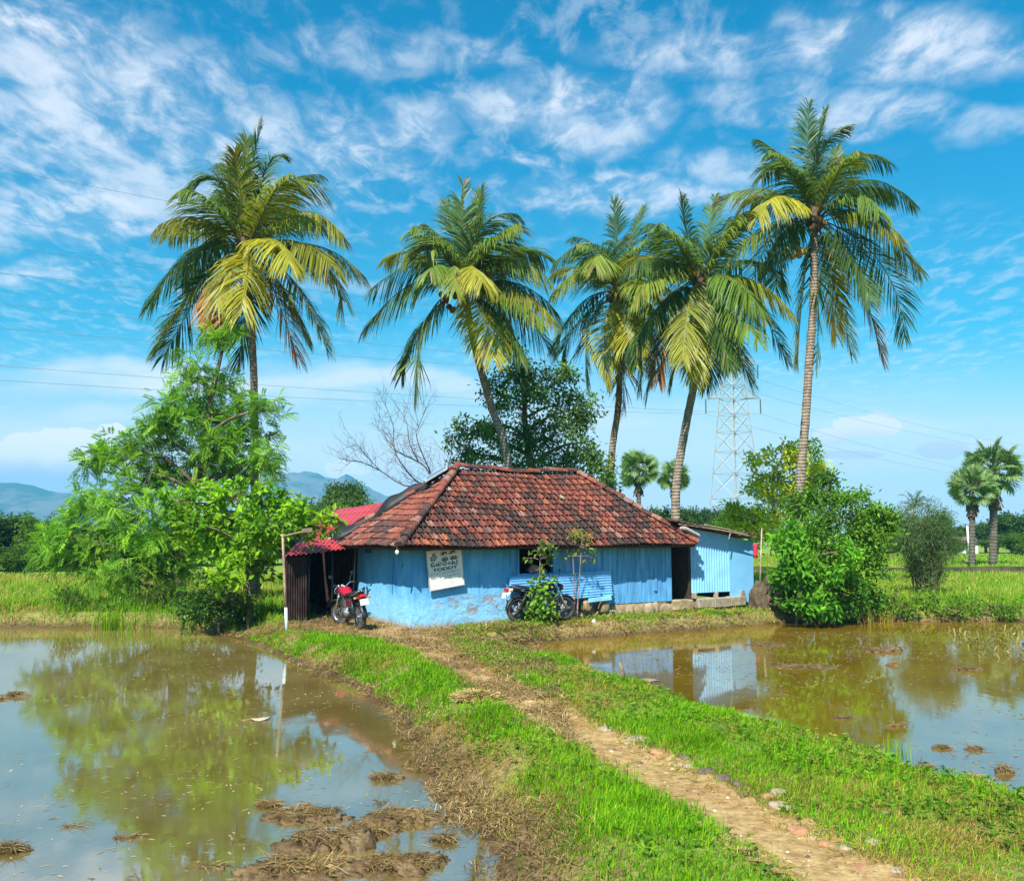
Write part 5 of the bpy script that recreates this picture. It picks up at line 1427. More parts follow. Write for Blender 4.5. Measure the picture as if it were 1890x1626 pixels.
    for s in (-.06, .06):
        mb.tube(catmull([(.42, s * .5, .80), (.20, s, .74), (-.10, s, .70), (-.45, s * 1.6, .72), (-.80, s * 1.3, .80)], 4), .018, 6)
        mb.tube(catmull([(.43, s * .5, .76), (.36, s, .50), (.25, s, .25), (-.05, s, .22), (-.22, s * 1.3, .32), (-.20, s * 1.4, .70)], 4), .017, 6)
        mb.tube([(-.64, s * 1.9, R_), (-.42, s * 1.9, .74)], [.022, .03], 8); mb.tube([(-.18, s * 1.6, .32), (-.64, s * 1.8, R_)], .02, 6)
    mb.build('frame', M_BLK, root, True)
    mb = MB(); mb.box((.10, 0, .36), (.34, .22, .22), bev=.03); mb.tube([(.02, -.14, .34), (.02, .14, .34)], .10, 16); mb.tube([(.16, 0, .44), (.22, 0, .66)], .075, 14)
    for i in range(7): mb.tube([(.165 + .008 * i, 0, .47 + .027 * i), (.168 + .008 * i, 0, .478 + .027 * i)], .10, 16)
    mb.build('engine', M_ENGINE, root, True)
    mb = MB(); mb.tube(catmull([(.25, -.06, .55), (.34, -.10, .42), (.28, -.15, .27), (.0, -.17, .24)], 5), .02, 8); mb.tube(catmull([(.0, -.17, .24), (-.3, -.18, .26), (-.75, -.19, .34)], 5), [.03] + [.045] * 10, 10); mb.build('exhaust', M_CHROME if wheel_style == 'spoke' else M_BLK, root, True)
    mb = MB()
    for s in (-1, 1): mb.box((-.25, s * .115, .60), (.26, .03, .17), bev=.012)
    mb.build('side_panel', panel_mat, root)
    def fender(a0, a1, cx, w, mat, name, st_=False):
        mb = MB(); V = []; n = 14; k = 5; rr = R_ + .035
        for i in range(n):
            a = a0 + (a1 - a0) * i / (n - 1)
            for j in range(k):
                t = (j - 2) / 2; q = np.array([cx + math.cos(a) * (rr - .025 * t * t), w * t, R_ + math.sin(a) * (rr - .025 * t * t)]); V.append(st(q) if st_ else q)
        mb.add(V, [(i * k + j, i * k + j + 1, (i + 1) * k + j + 1, (i + 1) * k + j) for i in range(n - 1) for j in range(k - 1)])
        o = mb.build(name, mat, root, True); q = o.modifiers.new('thick', 'SOLIDIFY'); q.thickness = .006
    fender(.45, 2.55, .66, .06, M_BLK if not tail_white else M_BLK, 'front_fender', True)
    fender(1.0, 3.15, -.64, .075, M_BLK, 'rear_fender')
    mb = MB(); mb.add([(-.78, .07, .84), (-.78, -.07, .84), (-1.0, -.05, .66), (-1.0, .05, .66), (-.80, .08, .76), (-.80, -.08, .76), (-.98, -.05, .60), (-.98, .05, .60)], [(0, 1, 2, 3), (7, 6, 5, 4), (0, 3, 7, 4), (1, 5, 6, 2), (0, 4, 5, 1), (3, 2, 6, 7)])
    mb.build('tail_cowl', M_PLATE if tail_white else panel_mat, root)
    mb = MB(); mb.box((-.93, 0, .79), (.09, .15, .07), R=roty(.4), bev=.015); mb.build('tail_light', M_REDL, root)
    for s in (-1, 1):
        mb = MB(); mb.tube([(-.86, s * .06, .76), (-.88, s * .15, .76)], .009, 5); mb.blob((-.89, s * .17, .76), (.035, .04, .03), 2, 0, 0); mb.build('indicator', M_AMB, root, True)
    mb = MB(); mb.box((-1.0, 0, .66), (.012, .20, .14), R=roty(.25), bev=.004); mb.build('number_plate', M_PLATE, root)
    mb = MB()
    for s in (-1, 1): mb.tube([(.0, s * .10, .27), (.0, s * .30, .27)], .014, 6)
    mb.tube([(-.05, .10, .27), (-.13, .26, .03 - .26 * math.tan(lean) * 0)], .012, 6); mb.build('footrest', M_BLK, root)
    return root
MRED = simple('red_paint', (.42, .012, .035), .18, .0, var=.08, bump=0, spec=.7)
MRED2 = simple('dark_red_paint', (.16, .012, .02), .3, var=.1, bump=0, spec=.6)
MNAVY = simple('navy_paint', (.010, .011, .016), .35, var=.1, bump=0, spec=.7)
q = gp(667, 1160); hd = math.radians(121); cxy = q[:2] + .64 * np.array([math.cos(hd), math.sin(hd)])
motorcycle((cxy[0], cxy[1], tz(*cxy) + .005), hd, math.radians(-7), 'motorcycle with a bright red tank parked at the left corner of the blue house', MRED, MRED2, 'spoke', .45)
q = hplane(957, 1130, .06); q = hw(q[0], .06, 0); hd = HTH - .08; cxy = q[:2] + .64 * np.array([math.cos(hd), math.sin(hd)])
motorcycle((cxy[0], cxy[1], tz(*cxy) + .005), hd, math.radians(-6), 'black motorcycle parked in front of the blue ribbed tin sheet', MNAVY, M_BLK, 'cast', -.1, True)

# ================================================================ saplings in front of the house
def sapling(name, label, px, base_y, top_y, D, seed, clumps, pal, vine=None, L=.15, stems=1):
    r = np.random.default_rng(seed)
    foot = at(px, base_y, D); foot[2] = tz(foot[0], foot[1]) - .03
    root = empty(name, foot, 0, label, 'sapling')
    mb = MB(); top = at(px + 3, top_y, D)
    for s in range(stems):
        q = np.array([.10 * s - .05 * (stems - 1), 0, 0]); T = catmull([foot + q * .6, foot * .6 + top * .4 + q + r.normal(0, .03, 3), top + q * 2.5 + np.array([0, 0, -.15 * s])], 6)
        mb.tube(T, np.linspace(.024, .010, len(T)), 6)
    Vs, Ts, Cs, o = [], [], [], 0
    for (cx, cy, rx, ry, n, k) in clumps:
        c = at(cx, cy, D + r.normal(0, .08)); j = int(np.argmin(np.linalg.norm(T - c, axis=1) + np.maximum(T[:, 2] - c[2], 0)))
        tips = clump_tips(c, np.array([rx, rx, ry]) * pxs(D), n, r)
        for t in tips: mb.tube([T[j], (T[j] + t) / 2 + np.array([0, 0, .03]), t], [.008, .006, .003], 4, cap=False)
        V, F_, Cc = cloud(tips, np.clip(r.normal(.5, .3, n), 0, 1), k, .055, r, 'broad', L, L * .42, pal, droop=.35)
        Vs.append(V); Ts.append(F_ + o); Cs.append(Cc); o += len(V)
    mb.build('stem', bark('sapling_bark_%d' % seed, (.30, .19, .17)), root, True, world=True)
    np_mesh('leaves', np.concatenate(Vs), [np.concatenate(Ts)], M_LEAF, np.concatenate(Cs), root, False, True)
    if vine:
        tips = np.array([at(a, b_, D - .12) for a, b_ in vine]); n = len(tips)
        V, F_, Cc = cloud(tips, r.uniform(.2, .9, n), 14, .085, r, 'broad', .13, .11, ((.08, .22, .015), (.26, .42, .05)), droop=.4)
        np_mesh('climbing_vine', V, [F_], M_LEAF, Cc, root, False, True)
sapling('young_sapling', 'sapling wrapped in a leafy vine in front of the black motorcycle', 994, 1146, 1020, 21.55, 11, [(1008, 1008, 12, 10, 6, 6), (985, 1022, 16, 8, 5, 5), (1012, 1028, 14, 10, 4, 5), (975, 1030, 8, 6, 2, 4), (1000, 1042, 10, 6, 3, 4)], ((.08, .17, .03), (.24, .34, .07)),
        vine=[(993, 1070), (1001, 1082), (988, 1092), (1003, 1100), (995, 1112), (1001, 1122), (988, 1124), (994, 1136), (984, 1140), (1004, 1138), (990, 1078), (1008, 1090), (1016, 1104), (980, 1108), (1012, 1118), (976, 1130), (1018, 1132), (1000, 1060), (1010, 1076)])
sapling('young_sapling', 'thin bare stemmed sapling with yellow green top in front of the ribbed tin sheet', 1062, 1130, 985, 22.6, 12, [(1066, 985, 16, 8, 7, 6), (1058, 992, 12, 8, 5, 5), (1083, 996, 8, 6, 3, 5), (1052, 1006, 8, 8, 3, 4), (1066, 1014, 10, 8, 4, 5), (1085, 1012, 8, 8, 3, 4), (1044, 1028, 4, 3, 2, 3), (1091, 1028, 7, 4, 2, 4), (1072, 1066, 3, 3, 1, 4)], ((.12, .18, .03), (.33, .38, .06)), stems=2)

# ================================================================ pylon and wires
def pylon():
    D = 120.0; px0 = 1360
    base = at(px0, HOR + CAM_H * FPX / D, D); base[2] = 0
    root = empty('transmission_tower', base, 0, 'pale steel lattice transmission tower behind the right palms', 'pylon')
    yz = lambda y: at(px0, y, D)[2]
    X0 = base[0]
    hws = [(0, 3.45), (yz(960), 3.2), (yz(735), 1.62), (yz(640), 1.0), (yz(560), .75), (yz(520), .1)]
    wz = lambda z: np.interp(z, [q[0] for q in hws], [q[1] for q in hws])
    rr = .055
    mb = MB(); ang = .5; Rm = rotz(ang)
    cnr = lambda z, sx, sy: np.array([X0, D, z]) + Rm @ np.array([sx * wz(z) * .8, sy * wz(z) * .8, 0])
    zl = [0, 3.0]
    while zl[-1] < yz(540): zl.append(zl[-1] + max(1.2, wz(zl[-1]) * 1.15))
    for sx, sy in ((1, 1), (1, -1), (-1, -1), (-1, 1)): mb.tube([cnr(z, sx, sy) for z in zl], rr * 1.25, 4)
    sides = [((1, 1), (1, -1)), ((1, -1), (-1, -1)), ((-1, -1), (-1, 1)), ((-1, 1), (1, 1))]
    for a, b in zip(zl[:-1], zl[1:]):
        for (p, q_) in sides:
            mb.tube([cnr(a, *p), cnr(b, *q_)], rr * .8, 4); mb.tube([cnr(a, *q_), cnr(b, *p)], rr * .8, 4); mb.tube([cnr(b, *p), cnr(b, *q_)], rr * .7, 4)
    steel = simple('galvanised_steel', (.42, .40, .40), .6, .2, var=.15, scale=.5, bump=0)
    mb.build('lattice_body', steel, root, world=True)
    tips = []
    for (y, w, ins) in ((735, 3.75, 1.9), (672, 3.5, 1.8), (610, 3.3, 1.7)):
        z = yz(y)
        for s in (-1, 1):
            mb = MB(); tip = np.array([X0 + s * w, D, z])
            for sy in (1, -1):
                c0 = np.array([X0 + s * wz(z) * .7, D + sy * wz(z) * .6, z]); c1 = np.array([X0 + s * wz(z + 2) * .6, D + sy * wz(z + 2) * .5, z + 1.9])
                mb.tube([c0, tip], rr, 4); mb.tube([c1, tip], rr, 4)
                for t in (.25, .5, .75): mb.tube([c0 + (tip - c0) * t, c1 + (tip - c1) * max(t - .12, 0)], rr * .6, 4)
            arm = mb.build('cross_arm', steel, root, world=True)
            mb = MB()
            for k in range(10): mb.tube([tip - (0, 0, .25 + ins * k / 10), tip - (0, 0, .25 + ins * (k + .6) / 10)], [.13, .08], 8)
            mb.tube([tip, tip - (0, 0, ins + .3)], .03, 5)
            mb.build('insulator', simple('insulator_glaze_%d_%d' % (y, s), (.10, .11, .14), .3), arm, world=True)
            tips.append(tip - np.array([0, 0, ins + .3]))
    return tips
TIPS = pylon()
MW = simple('wire_metal', (.22, .24, .27), .5, .3, var=.05, bump=0)
def wire(a, b, sag, rad, label):
    mb = MB(); t = np.linspace(0, 1, 40)
    P = a * (1 - t)[:, None] + b * t[:, None]; P[:, 2] -= sag * 4 * t * (1 - t)
    mb.tube(P, rad, 4); o = mb.build('power_line', MW)
    tag(o, label, 'power line', 'power lines from the pylon')
for k, (y0, tip, dd) in enumerate(((686, TIPS[0], 70), (660, TIPS[1], 74), (590, TIPS[2], 70), (545, TIPS[3], 74), (488, TIPS[4], 70), (440, TIPS[5], 74), (296, TIPS[5] + np.array([-3.3, 0, 6]), 70))):
    e = at(0, y0, dd); d = e - tip; e2 = tip + d * 1.5
    wire(tip, e2, .8, .016, ('lowest', 'second lowest', 'third lowest', 'fourth lowest', 'third highest', 'second highest', 'topmost')[k] + ' of the thin wires crossing the sky at the left')
for k, (y1, tip) in enumerate(((880, TIPS[0]), (868, TIPS[1]), (820, TIPS[2]), (806, TIPS[3]))):
    e = at(1890, y1, 170); e2 = tip + (e - tip) * 1.5
    wire(tip, e2, 2.0, .016, ('lowest', 'second lowest', 'second highest', 'topmost')[k] + ' of the faint wires sloping down to the right from the pylon')

# ================================================================ far small house, pole, bund, mound, cloth on a stick
D = 92
b = at(1775, HOR + CAM_H * FPX / D, D); b[2] = 0
fh = empty('distant_house', b, 0, 'tiny white house with reddish roof at the far edge of the right field', 'house')
mb = MB(); mb.box(b + (0, 0, .55), (2.4, 2.0, 1.1)); mb.build('wall', simple('far_white', (.62, .62, .60), .8), fh, world=True)
mb = MB(); V = [b + np.array(q) for q in ((-1.4, -1.2, 1.05), (1.4, -1.2, 1.05), (1.4, 1.2, 1.05), (-1.4, 1.2, 1.05), (-1.4, 0, 1.75), (1.4, 0, 1.75))]
mb.add(V, [(0, 1, 5, 4), (2, 3, 4, 5), (0, 4, 3), (1, 2, 5), (3, 2, 1, 0)]); mb.build('roof', simple('far_roof', (.16, .09, .09), .8), fh, world=True)
mb = MB(); mb.box(b + (.5, -1.01, .45), (.5, .04, .9)); mb.build('door', M_DARKWOOD, fh, world=True)
D = 90; b = at(1789, HOR + CAM_H * FPX / D, D); b[2] = 0
po = empty('white_pole', b, 0, 'white pole standing beside the tiny far house', 'pole')
mb = MB(); mb.tube([b, at(1785, 970, D)], [.13, .10], 8); mb.build('shaft', simple('pole_white', (.72, .70, .66), .7), po, True, world=True)
mb = MB(); mb.box(at(1785, 972, D), (1.0, .1, .1)); mb.build('cross_bar', M_GREYMETAL, po, world=True)
# low mud bund across the right field
mb = MB(); xs = np.linspace(10.5, 60, 240); prof = [(-.45, -.05), (-.28, .20), (-.12, .27), (.15, .26), (.35, .18), (.5, -.05)]
V = []
for x in xs:
    y = 48 + .25 * math.sin(x * .21) + .02 * x; k = .85 + .35 * float(vnoise(np.array([x * .9]), np.array([0.]), 3)[0])
    for (dy, z) in prof: V.append((x, y + dy + .05 * math.sin(x * 2.1), z * k + .05))
n = len(prof)
mb.add(V, [(i * n + j, (i + 1) * n + j, (i + 1) * n + j + 1, i * n + j + 1) for i in range(len(xs) - 1) for j in range(n - 1)])
tag(mb.build('field_bund', simple('bund_mud', (.05, .042, .02), .95, var=.4, scale=2, bump=.6)), 'long low dark mud bund crossing the right paddy field', 'bund')
# dark earth mound between shed and bush
q = at(1425, 1120, 26.0); q[2] = 0
mo = MB(); bmv = MB(); bmv.blob((0, 0, .1), (.66, .6, .80), 5, 12, .4, 2.4)
V = np.concatenate(bmv.v); V[:, 0] += .12 * V[:, 2]; V[:, 2] = np.maximum(V[:, 2], -.15); bmv.v = [V]
o = bmv.build('earth_mound', simple('mound_earth', (.085, .062, .036), .95, var=.4, scale=6, bump=.9, dirt=((.14, .12, .05), .6)), None, True); o.location = [float(c) for c in q]
tag(o, 'dark earth mound leaning between the tin shed and the round bush', 'mound')
# stick with a red cloth behind the shed corner
D = 33; b = at(1402, HOR + CAM_H * FPX / D, D); b[2] = 0
sp = empty('clothes_stick', b, 0, 'thin pale stick carrying a red cloth just right of the tin shed', 'stick')
mb = MB(); mb.tube([b, at(1406, 975, D)], .025, 6); mb.build('stick', simple('stick_pale', (.42, .34, .26), .85), sp, True, world=True)
mb = MB(); V = []
for i in range(9):
    for j in range(6):
        V.append(at(1386 + 13 * i / 8, 1004 + 25 * j / 5, D - .06 + .035 * math.sin(i * 1.7 + j * .5)))
mb.add(V, [(i * 6 + j, i * 6 + j + 1, (i + 1) * 6 + j + 1, (i + 1) * 6 + j) for i in range(8) for j in range(5)])
cl = mb.build('red_cloth', simple('red_cloth_dye', (.50, .03, .06), .9, var=.2, bump=.2), sp, True, world=True); cl.modifiers.new('thick', 'SOLIDIFY').thickness = .008
mb = MB(); mb.tube([at(1384, 1003, D - .05), at(1405, 1003, D)], .010, 5); mb.build('cross_stick', M_GREYBARK, sp, world=True)

# ================================================================ grass, straw, mud and litter
def blades(P, h, w, lean, col, r, flat=0.0):
    n = len(P); a = r.uniform(0, 2 * math.pi, n)
    D_ = np.stack([np.cos(a), np.sin(a), np.zeros(n)], 1); S = np.stack([-np.sin(a + .6), np.cos(a + .6), np.zeros(n)], 1)
    h = h[:, None]; w = np.broadcast_to(w, (n,))[:, None] if np.ndim(w) <= 1 else w; ln = lean[:, None]
    up = np.array([0, 0, 1.0])
    p1 = P + up * h * .5 * (1 - .3 * ln) + D_ * h * .18 * ln; p2 = P + up * h * (1 - .55 * ln) + D_ * h * .75 * ln
    V = np.stack([P - S * w * .5, P + S * w * .5, p1 - S * w * .42, p1 + S * w * .42, p2], 1).reshape(-1, 3)
    b = np.arange(n)[:, None] * 5
    Q = b + np.array([0, 1, 3, 2]); T = b + np.array([2, 3, 4])
    return V, Q, T, np.repeat(col, 5, 0)
GRP = np.array([(.10, .31, .008), (.16, .41, .010), (.23, .47, .012), (.29, .46, .016), (.06, .20, .008)])
DRY = np.array([(.42, .33, .09), (.36, .25, .06), (.30, .31, .03), (.50, .38, .12), (.24, .15, .04)])
BRN = np.array([(.20, .115, .045), (.30, .19, .08), (.14, .08, .035), (.40, .29, .13), (.25, .20, .06)])
def sample_poly(poly, dens_fn, n_try, r):
    P = np.asarray(poly)[:, :2]; lo, hi = P.min(0) - .8, P.max(0) + .8
    q = r.uniform(lo, hi, (n_try, 2)); d = sdist(P, q[:, 0], q[:, 1]); q_n = fbm(q[:, 0] * 1.7, q[:, 1] * 1.7, 77, 3)
    p = dens_fn(q, d, q_n); k = r.uniform(0, 1, n_try) < p
    return q[k], d[k], q_n[k]
def area(poly): 
    P = np.asarray(poly)[:, :2]; return np.prod(P.max(0) - P.min(0) + 1.6)
def pick(pal, n, r): return pal[r.integers(0, len(pal), n)] * r.uniform(.75, 1.25, (n, 1))
SHOW = lambda q: terrain_z(q[:, 0], q[:, 1])
def make_grass(name, polys, seed):
    """polys: (polygon, blades per square metre near / far, height, dryness, edge softness)"""
    r = np.random.default_rng(seed); Vs, Qs, Ts, Cs, o = [], [], [], [], 0
    for (poly, d0, hgt, dry, soft) in polys:
        n_try = int(area(poly) * d0)
        def dens(q, d, nn):
            D_ = q[:, 1]
            fall = np.clip((8.5 / np.maximum(D_, 8.5)) ** 1.15, .0, 1)
            return smooth(soft, -soft, d + (nn - .5) * .9 * soft * 2) * fall * (.5 + .5 * smooth(.30, .50, nn))
        q, d, nn = sample_poly(poly, dens, n_try, r)
        z = SHOW(q); kk = (z > ZW + .03); q, d, nn, z = q[kk], d[kk], nn[kk], z[kk]
        n = len(q)
        if not n: continue
        far = np.maximum(q[:, 1] / 8.5, 1)
        n3 = fbm(q[:, 0] * .9, q[:, 1] * .9, 91, 3); n4 = fbm(q[:, 0] * 3.5, q[:, 1] * 3.5, 95, 2)
        pd = np.clip(dry + (n3 - .5) * 2.2 + smooth(-.25, .15, d) * .35, .04, .96)
        isdry = r.uniform(0, 1, n) < pd
        col = np.where(isdry[:, None], pick(DRY, n, r), pick(GRP, n, r) * (.75 + .5 * n4)[:, None])
        h = hgt * r.uniform(.35, 1.25, n) * (.32 + 1.35 * nn) * np.where(isdry, .75, 1.0)
        tall = r.uniform(0, 1, n) < .012; h = np.where(tall, h * 1.9, h)
        V, Q, T, Cc = blades(np.c_[q, z - .01], h, .0062 * r.uniform(.7, 1.4, n) * far ** .8, np.clip(r.normal(.58, .28, n) + isdry * .25, .05, 1.2), col, r)
        Vs.append(V); Qs.append(Q + o); Ts.append(T + o); Cs.append(Cc); o += len(V)
    g_ = np_mesh(name, np.concatenate(Vs), [np.concatenate(Qs), np.concatenate(Ts)], M_GRASS, np.concatenate(Cs))
    return tag(g_, kind='stuff')
G = lambda L: np.array([gp(x, y) for x, y in L])
GLp = G([(428, 1152), (500, 1156), (575, 1164), (640, 1174), (700, 1180), (752, 1198), (798, 1222), (896, 1282), (980, 1332), (1104, 1402), (1184, 1452), (1278, 1502), (1402, 1582), (1490, 1642), (1860, 1900), (1250, 1900), (1150, 1740), (1118, 1640), (1090, 1570), (1030, 1505), (968, 1450), (915, 1400), (860, 1352), (815, 1308), (740, 1266), (650, 1220), (560, 1186), (480, 1168)])
GRp = G([(818, 1168), (850, 1152), (905, 1150), (945, 1165), (930, 1196), (950, 1210), (1020, 1226), (1100, 1250), (1200, 1287), (1300, 1320), (1400, 1354), (1500, 1378), (2300, 1800), (2160, 1900), (1706, 1640), (1586, 1578), (1432, 1498), (1332, 1448), (1234, 1398), (1092, 1328), (992, 1278), (870, 1220), (830, 1192)])
GBp = G([(900, 1148), (960, 1140), (1050, 1132), (1150, 1127), (1250, 1122), (1400, 1116), (1500, 1118), (1530, 1150), (1400, 1156), (1300, 1162), (1180, 1168), (1050, 1176), (960, 1186), (915, 1196)])
GRp = np.array([*G([(818, 1168), (850, 1152), (905, 1150), (945, 1165), (925, 1194)]), *[gp(x, y - 6, ZW) for x, y in [(950, 1212), (1020, 1228), (1100, 1252), (1200, 1289), (1300, 1322), (1400, 1356), (1500, 1380), (1600, 1408), (1700, 1442), (1760, 1466), (1890, 1500), (2100, 1570), (2500, 1740)]],
    *G([(2160, 1900), (1706, 1640), (1586, 1578), (1432, 1498), (1332, 1448), (1234, 1398), (1092, 1328), (992, 1278), (870, 1220), (830, 1192)])])
make_grass('grass', [(GLp, 6400, .115, .06, .18), (GRp, 6000, .10, .46, .18)], 5)
make_grass('bank_grass', [(GBp, 3200, .13, .55, .14)], 6)
def W(L): return np.array(L, float)
make_grass('bank_grass', [(W([(-22, 23.6), (-9, 23.6), (-7.2, 23.2), (-6.2, 22.6), (-5.6, 24), (-6, 27), (-22, 27)]), 900, .42, .40, .3), (W([(-7.4, 22.6), (-5.4, 21.4), (-5.0, 23), (-6, 25.5), (-8, 25)]), 1200, .26, .10, .3)], 7)
make_grass('bank_grass', [(W([(8.2, 25.0), (24, 25.0), (24, 28.6), (8.2, 28.0)]), 1100, .45, .30, .3)], 8)
# paddy in the fields
def paddy(name, poly, dens, hgt, dry, seed, wid):
    r = np.random.default_rng(seed); P = W(poly); lo, hi = P.min(0), P.max(0)
    n_try = int(np.prod(hi - lo) * dens)
    q = r.uniform(lo, hi, (n_try, 2)); d = sdist(P, q[:, 0], q[:, 1]); k = (d < 0) & (r.uniform(0, 1, n_try) < np.clip((26 / q[:, 1]) ** 1.3, 0, 1)); q = q[k]; n = len(q)
    n3 = fbm(q[:, 0] * .35, q[:, 1] * .8, seed, 3)
    isdry = r.uniform(0, 1, n) < np.clip(dry + (n3 - .5) * 2.4, .02, .95)
    col = np.where(isdry[:, None], pick(np.array([(.46, .40, .12), (.40, .36, .07), (.33, .32, .05)]), n, r), pick(np.array([(.16, .34, .02), (.21, .40, .025), (.26, .42, .03)]), n, r))
    V, Q, T, Cc = blades(np.c_[q, SHOW(q) - .02], hgt * r.uniform(.5, 1.2, n), wid * r.uniform(.7, 1.4, n) * (q[:, 1] / 26) ** .8, np.clip(r.normal(.4, .2, n), .05, 1), col, r)
    tag(np_mesh(name, V, [Q, T], M_GRASS, Cc), kind='stuff')
paddy('paddy_crop', [(-45, 27), (-6.5, 26.5), (-4.5, 44), (-45, 44)], 130, .40, .48, 21, .022)
paddy('paddy_crop', [(9, 28), (34, 28), (46, 47.4), (10.5, 47.4)], 130, .34, .42, 22, .022)
paddy('paddy_crop', [(10.5, 49), (50, 49), (70, 84), (14, 84)], 60, .34, .25, 23, .03)

# small broad leaved weeds between the blades
def weeds(name, polys, seed):
    r = np.random.default_rng(seed); Q, Z = [], []
    for poly, n_try in polys:
        def dens(q, d, nn): return smooth(.1, -.1, d) * np.clip((9 / np.maximum(q[:, 1], 9)), 0, 1) * smooth(.42, .60, fbm(q[:, 0] * 1.1, q[:, 1] * 1.1, 133, 3))
        q, d, nn = sample_poly(poly, dens, n_try, r); z = SHOW(q); k = z > ZW + .05
        Q.append(q[k]); Z.append(z[k])
    q = np.concatenate(Q); z = np.concatenate(Z); n = len(q); k = 6
    c = np.repeat(np.c_[q, z + r.uniform(.03, .10, n)], k, 0); a = r.uniform(0, 6.283, n * k)
    d = unit(np.stack([np.cos(a), np.sin(a), r.uniform(-.1, .7, n * k)], 1)); N = unit(np.stack([r.normal(0, .4, n * k), r.normal(0, .4, n * k), np.ones(n * k)], 1))
    L = r.uniform(.025, .06, n * k)
    col = np.repeat(pick(np.array([(.08, .22, .015), (.13, .30, .02), (.20, .34, .03), (.26, .30, .05)]), n, r), k, 0)
    V, T, C_ = diamonds(c, d, N, L, L * .5, col)
    tag(np_mesh(name, V, [T], M_LEAF, C_), kind='stuff')
weeds('ground_weeds', [(GLp, 9000), (GRp, 16000), (GBp, 6000)], 17)
# sparse yellowing grass over the muddy shore of the left pond
BANDG = np.array([gp(x, y, -.15) for x, y in [(430, 1150), (575, 1175), (740, 1260), (860, 1345), (970, 1440), (1090, 1560), (1130, 1640), (1180, 1800), (960, 1800), (900, 1620), (840, 1530), (790, 1430), (740, 1350), (640, 1275), (520, 1215)]])
make_grass('shore_grass', [(BANDG, 1900, .085, .72, .2)], 9)
# straw and dead grass lying along the shores
def litter(name, n_try, region, dens, pal, L, wid, seed, lift=.01, onwater=False, tilt=.25, mat=None):
    r = np.random.default_rng(seed); P = np.asarray(region)[:, :2]; lo, hi = P.min(0), P.max(0)
    q = r.uniform(lo, hi, (n_try, 2)); k = r.uniform(0, 1, n_try) < dens(q, sdist(P, q[:, 0], q[:, 1])); q = q[k]; n = len(q)
    z = np.full(n, ZW + .004) if onwater else np.maximum(SHOW(q), ZW) + lift * r.uniform(0, 1, n)
    a = r.uniform(0, 6.283, n); ti = np.abs(r.normal(0, tilt, n))
    d = np.stack([np.cos(a) * np.cos(ti), np.sin(a) * np.cos(ti), np.sin(ti)], 1); s = np.stack([-np.sin(a), np.cos(a), r.normal(0, .15, n) * (not onwater)], 1)
    l = (L * r.uniform(.4, 1.3, n))[:, None]; w = (wid * r.uniform(.6, 1.5, n) * np.maximum(q[:, 1] / 9, 1) ** .6)[:, None]
    B = np.c_[q, z]; bend = np.stack([np.zeros(n), np.zeros(n), -np.sin(ti) * .6], 1) * l
    m = B + d * l * .5; e = B + d * l + bend
    V = np.stack([B - s * w * .3, B + s * w * .3, m - s * w * .5, m + s * w * .5, e], 1).reshape(-1, 3)
    b_ = np.arange(n)[:, None] * 5
    tag(np_mesh(name, V, [b_ + np.array([0, 1, 3, 2]), b_ + np.array([2, 3, 4])], mat or M_STRAW, np.repeat(pick(pal, n, r), 5, 0)), kind='stuff')
BAND = np.array([gp(x, y, -.2) for x, y in [(380, 1165), (430, 1150), (575, 1175), (740, 1260), (860, 1345), (970, 1440), (1090, 1560), (1130, 1640), (1180, 1800), (600, 1800), (560, 1640), (700, 1500), (740, 1420), (690, 1330), (560, 1250), (430, 1185)]])
def dens_band(q, d):
    dl = sdist(POND_L, q[:, 0], q[:, 1]); nn = fbm(q[:, 0] * 2.2, q[:, 1] * 2.2, 51, 3)
    g_ = sdist(GLp, q[:, 0], q[:, 1])
    return smooth(-.12, .12, dl + (nn - .5) * .5) * smooth(-.25, .15, g_ + (nn - .5) * .4) * smooth(.25, .52, nn) * np.clip(9 / q[:, 1], .15, 1)
litter('dry_straw', 260000, BAND, dens_band, BRN, .16, .007, 31, .05, tilt=.4)
FARB = np.array([gp(x, y, -.2) for x, y in [(880, 1140), (1000, 1130), (1500, 1112), (1900, 1125), (1900, 1150), (1300, 1164), (960, 1192), (890, 1200)]])
litter('dry_straw', 60000, FARB, lambda q, d: smooth(.1, -.1, d) * smooth(-.05, .1, sdist(POND_R, q[:, 0], q[:, 1])) * smooth(.40, .58, fbm(q[:, 0] * 1.2, q[:, 1] * 1.2, 53, 3)) * .8, np.concatenate([BRN, DRY]), .22, .010, 32, .06, tilt=.5)
def dens_edge(q, d):
    dp = np.abs(sdist(PATH, q[:, 0], q[:, 1])); nn = fbm(q[:, 0] * 2, q[:, 1] * 2, 57, 3)
    return smooth(.35, 0, dp) * smooth(.35, .6, nn) * np.clip(9 / q[:, 1], .2, 1)
litter('dry_straw', 90000, PATH + 0, dens_edge, DRY, .11, .005, 33, .02, tilt=.3)
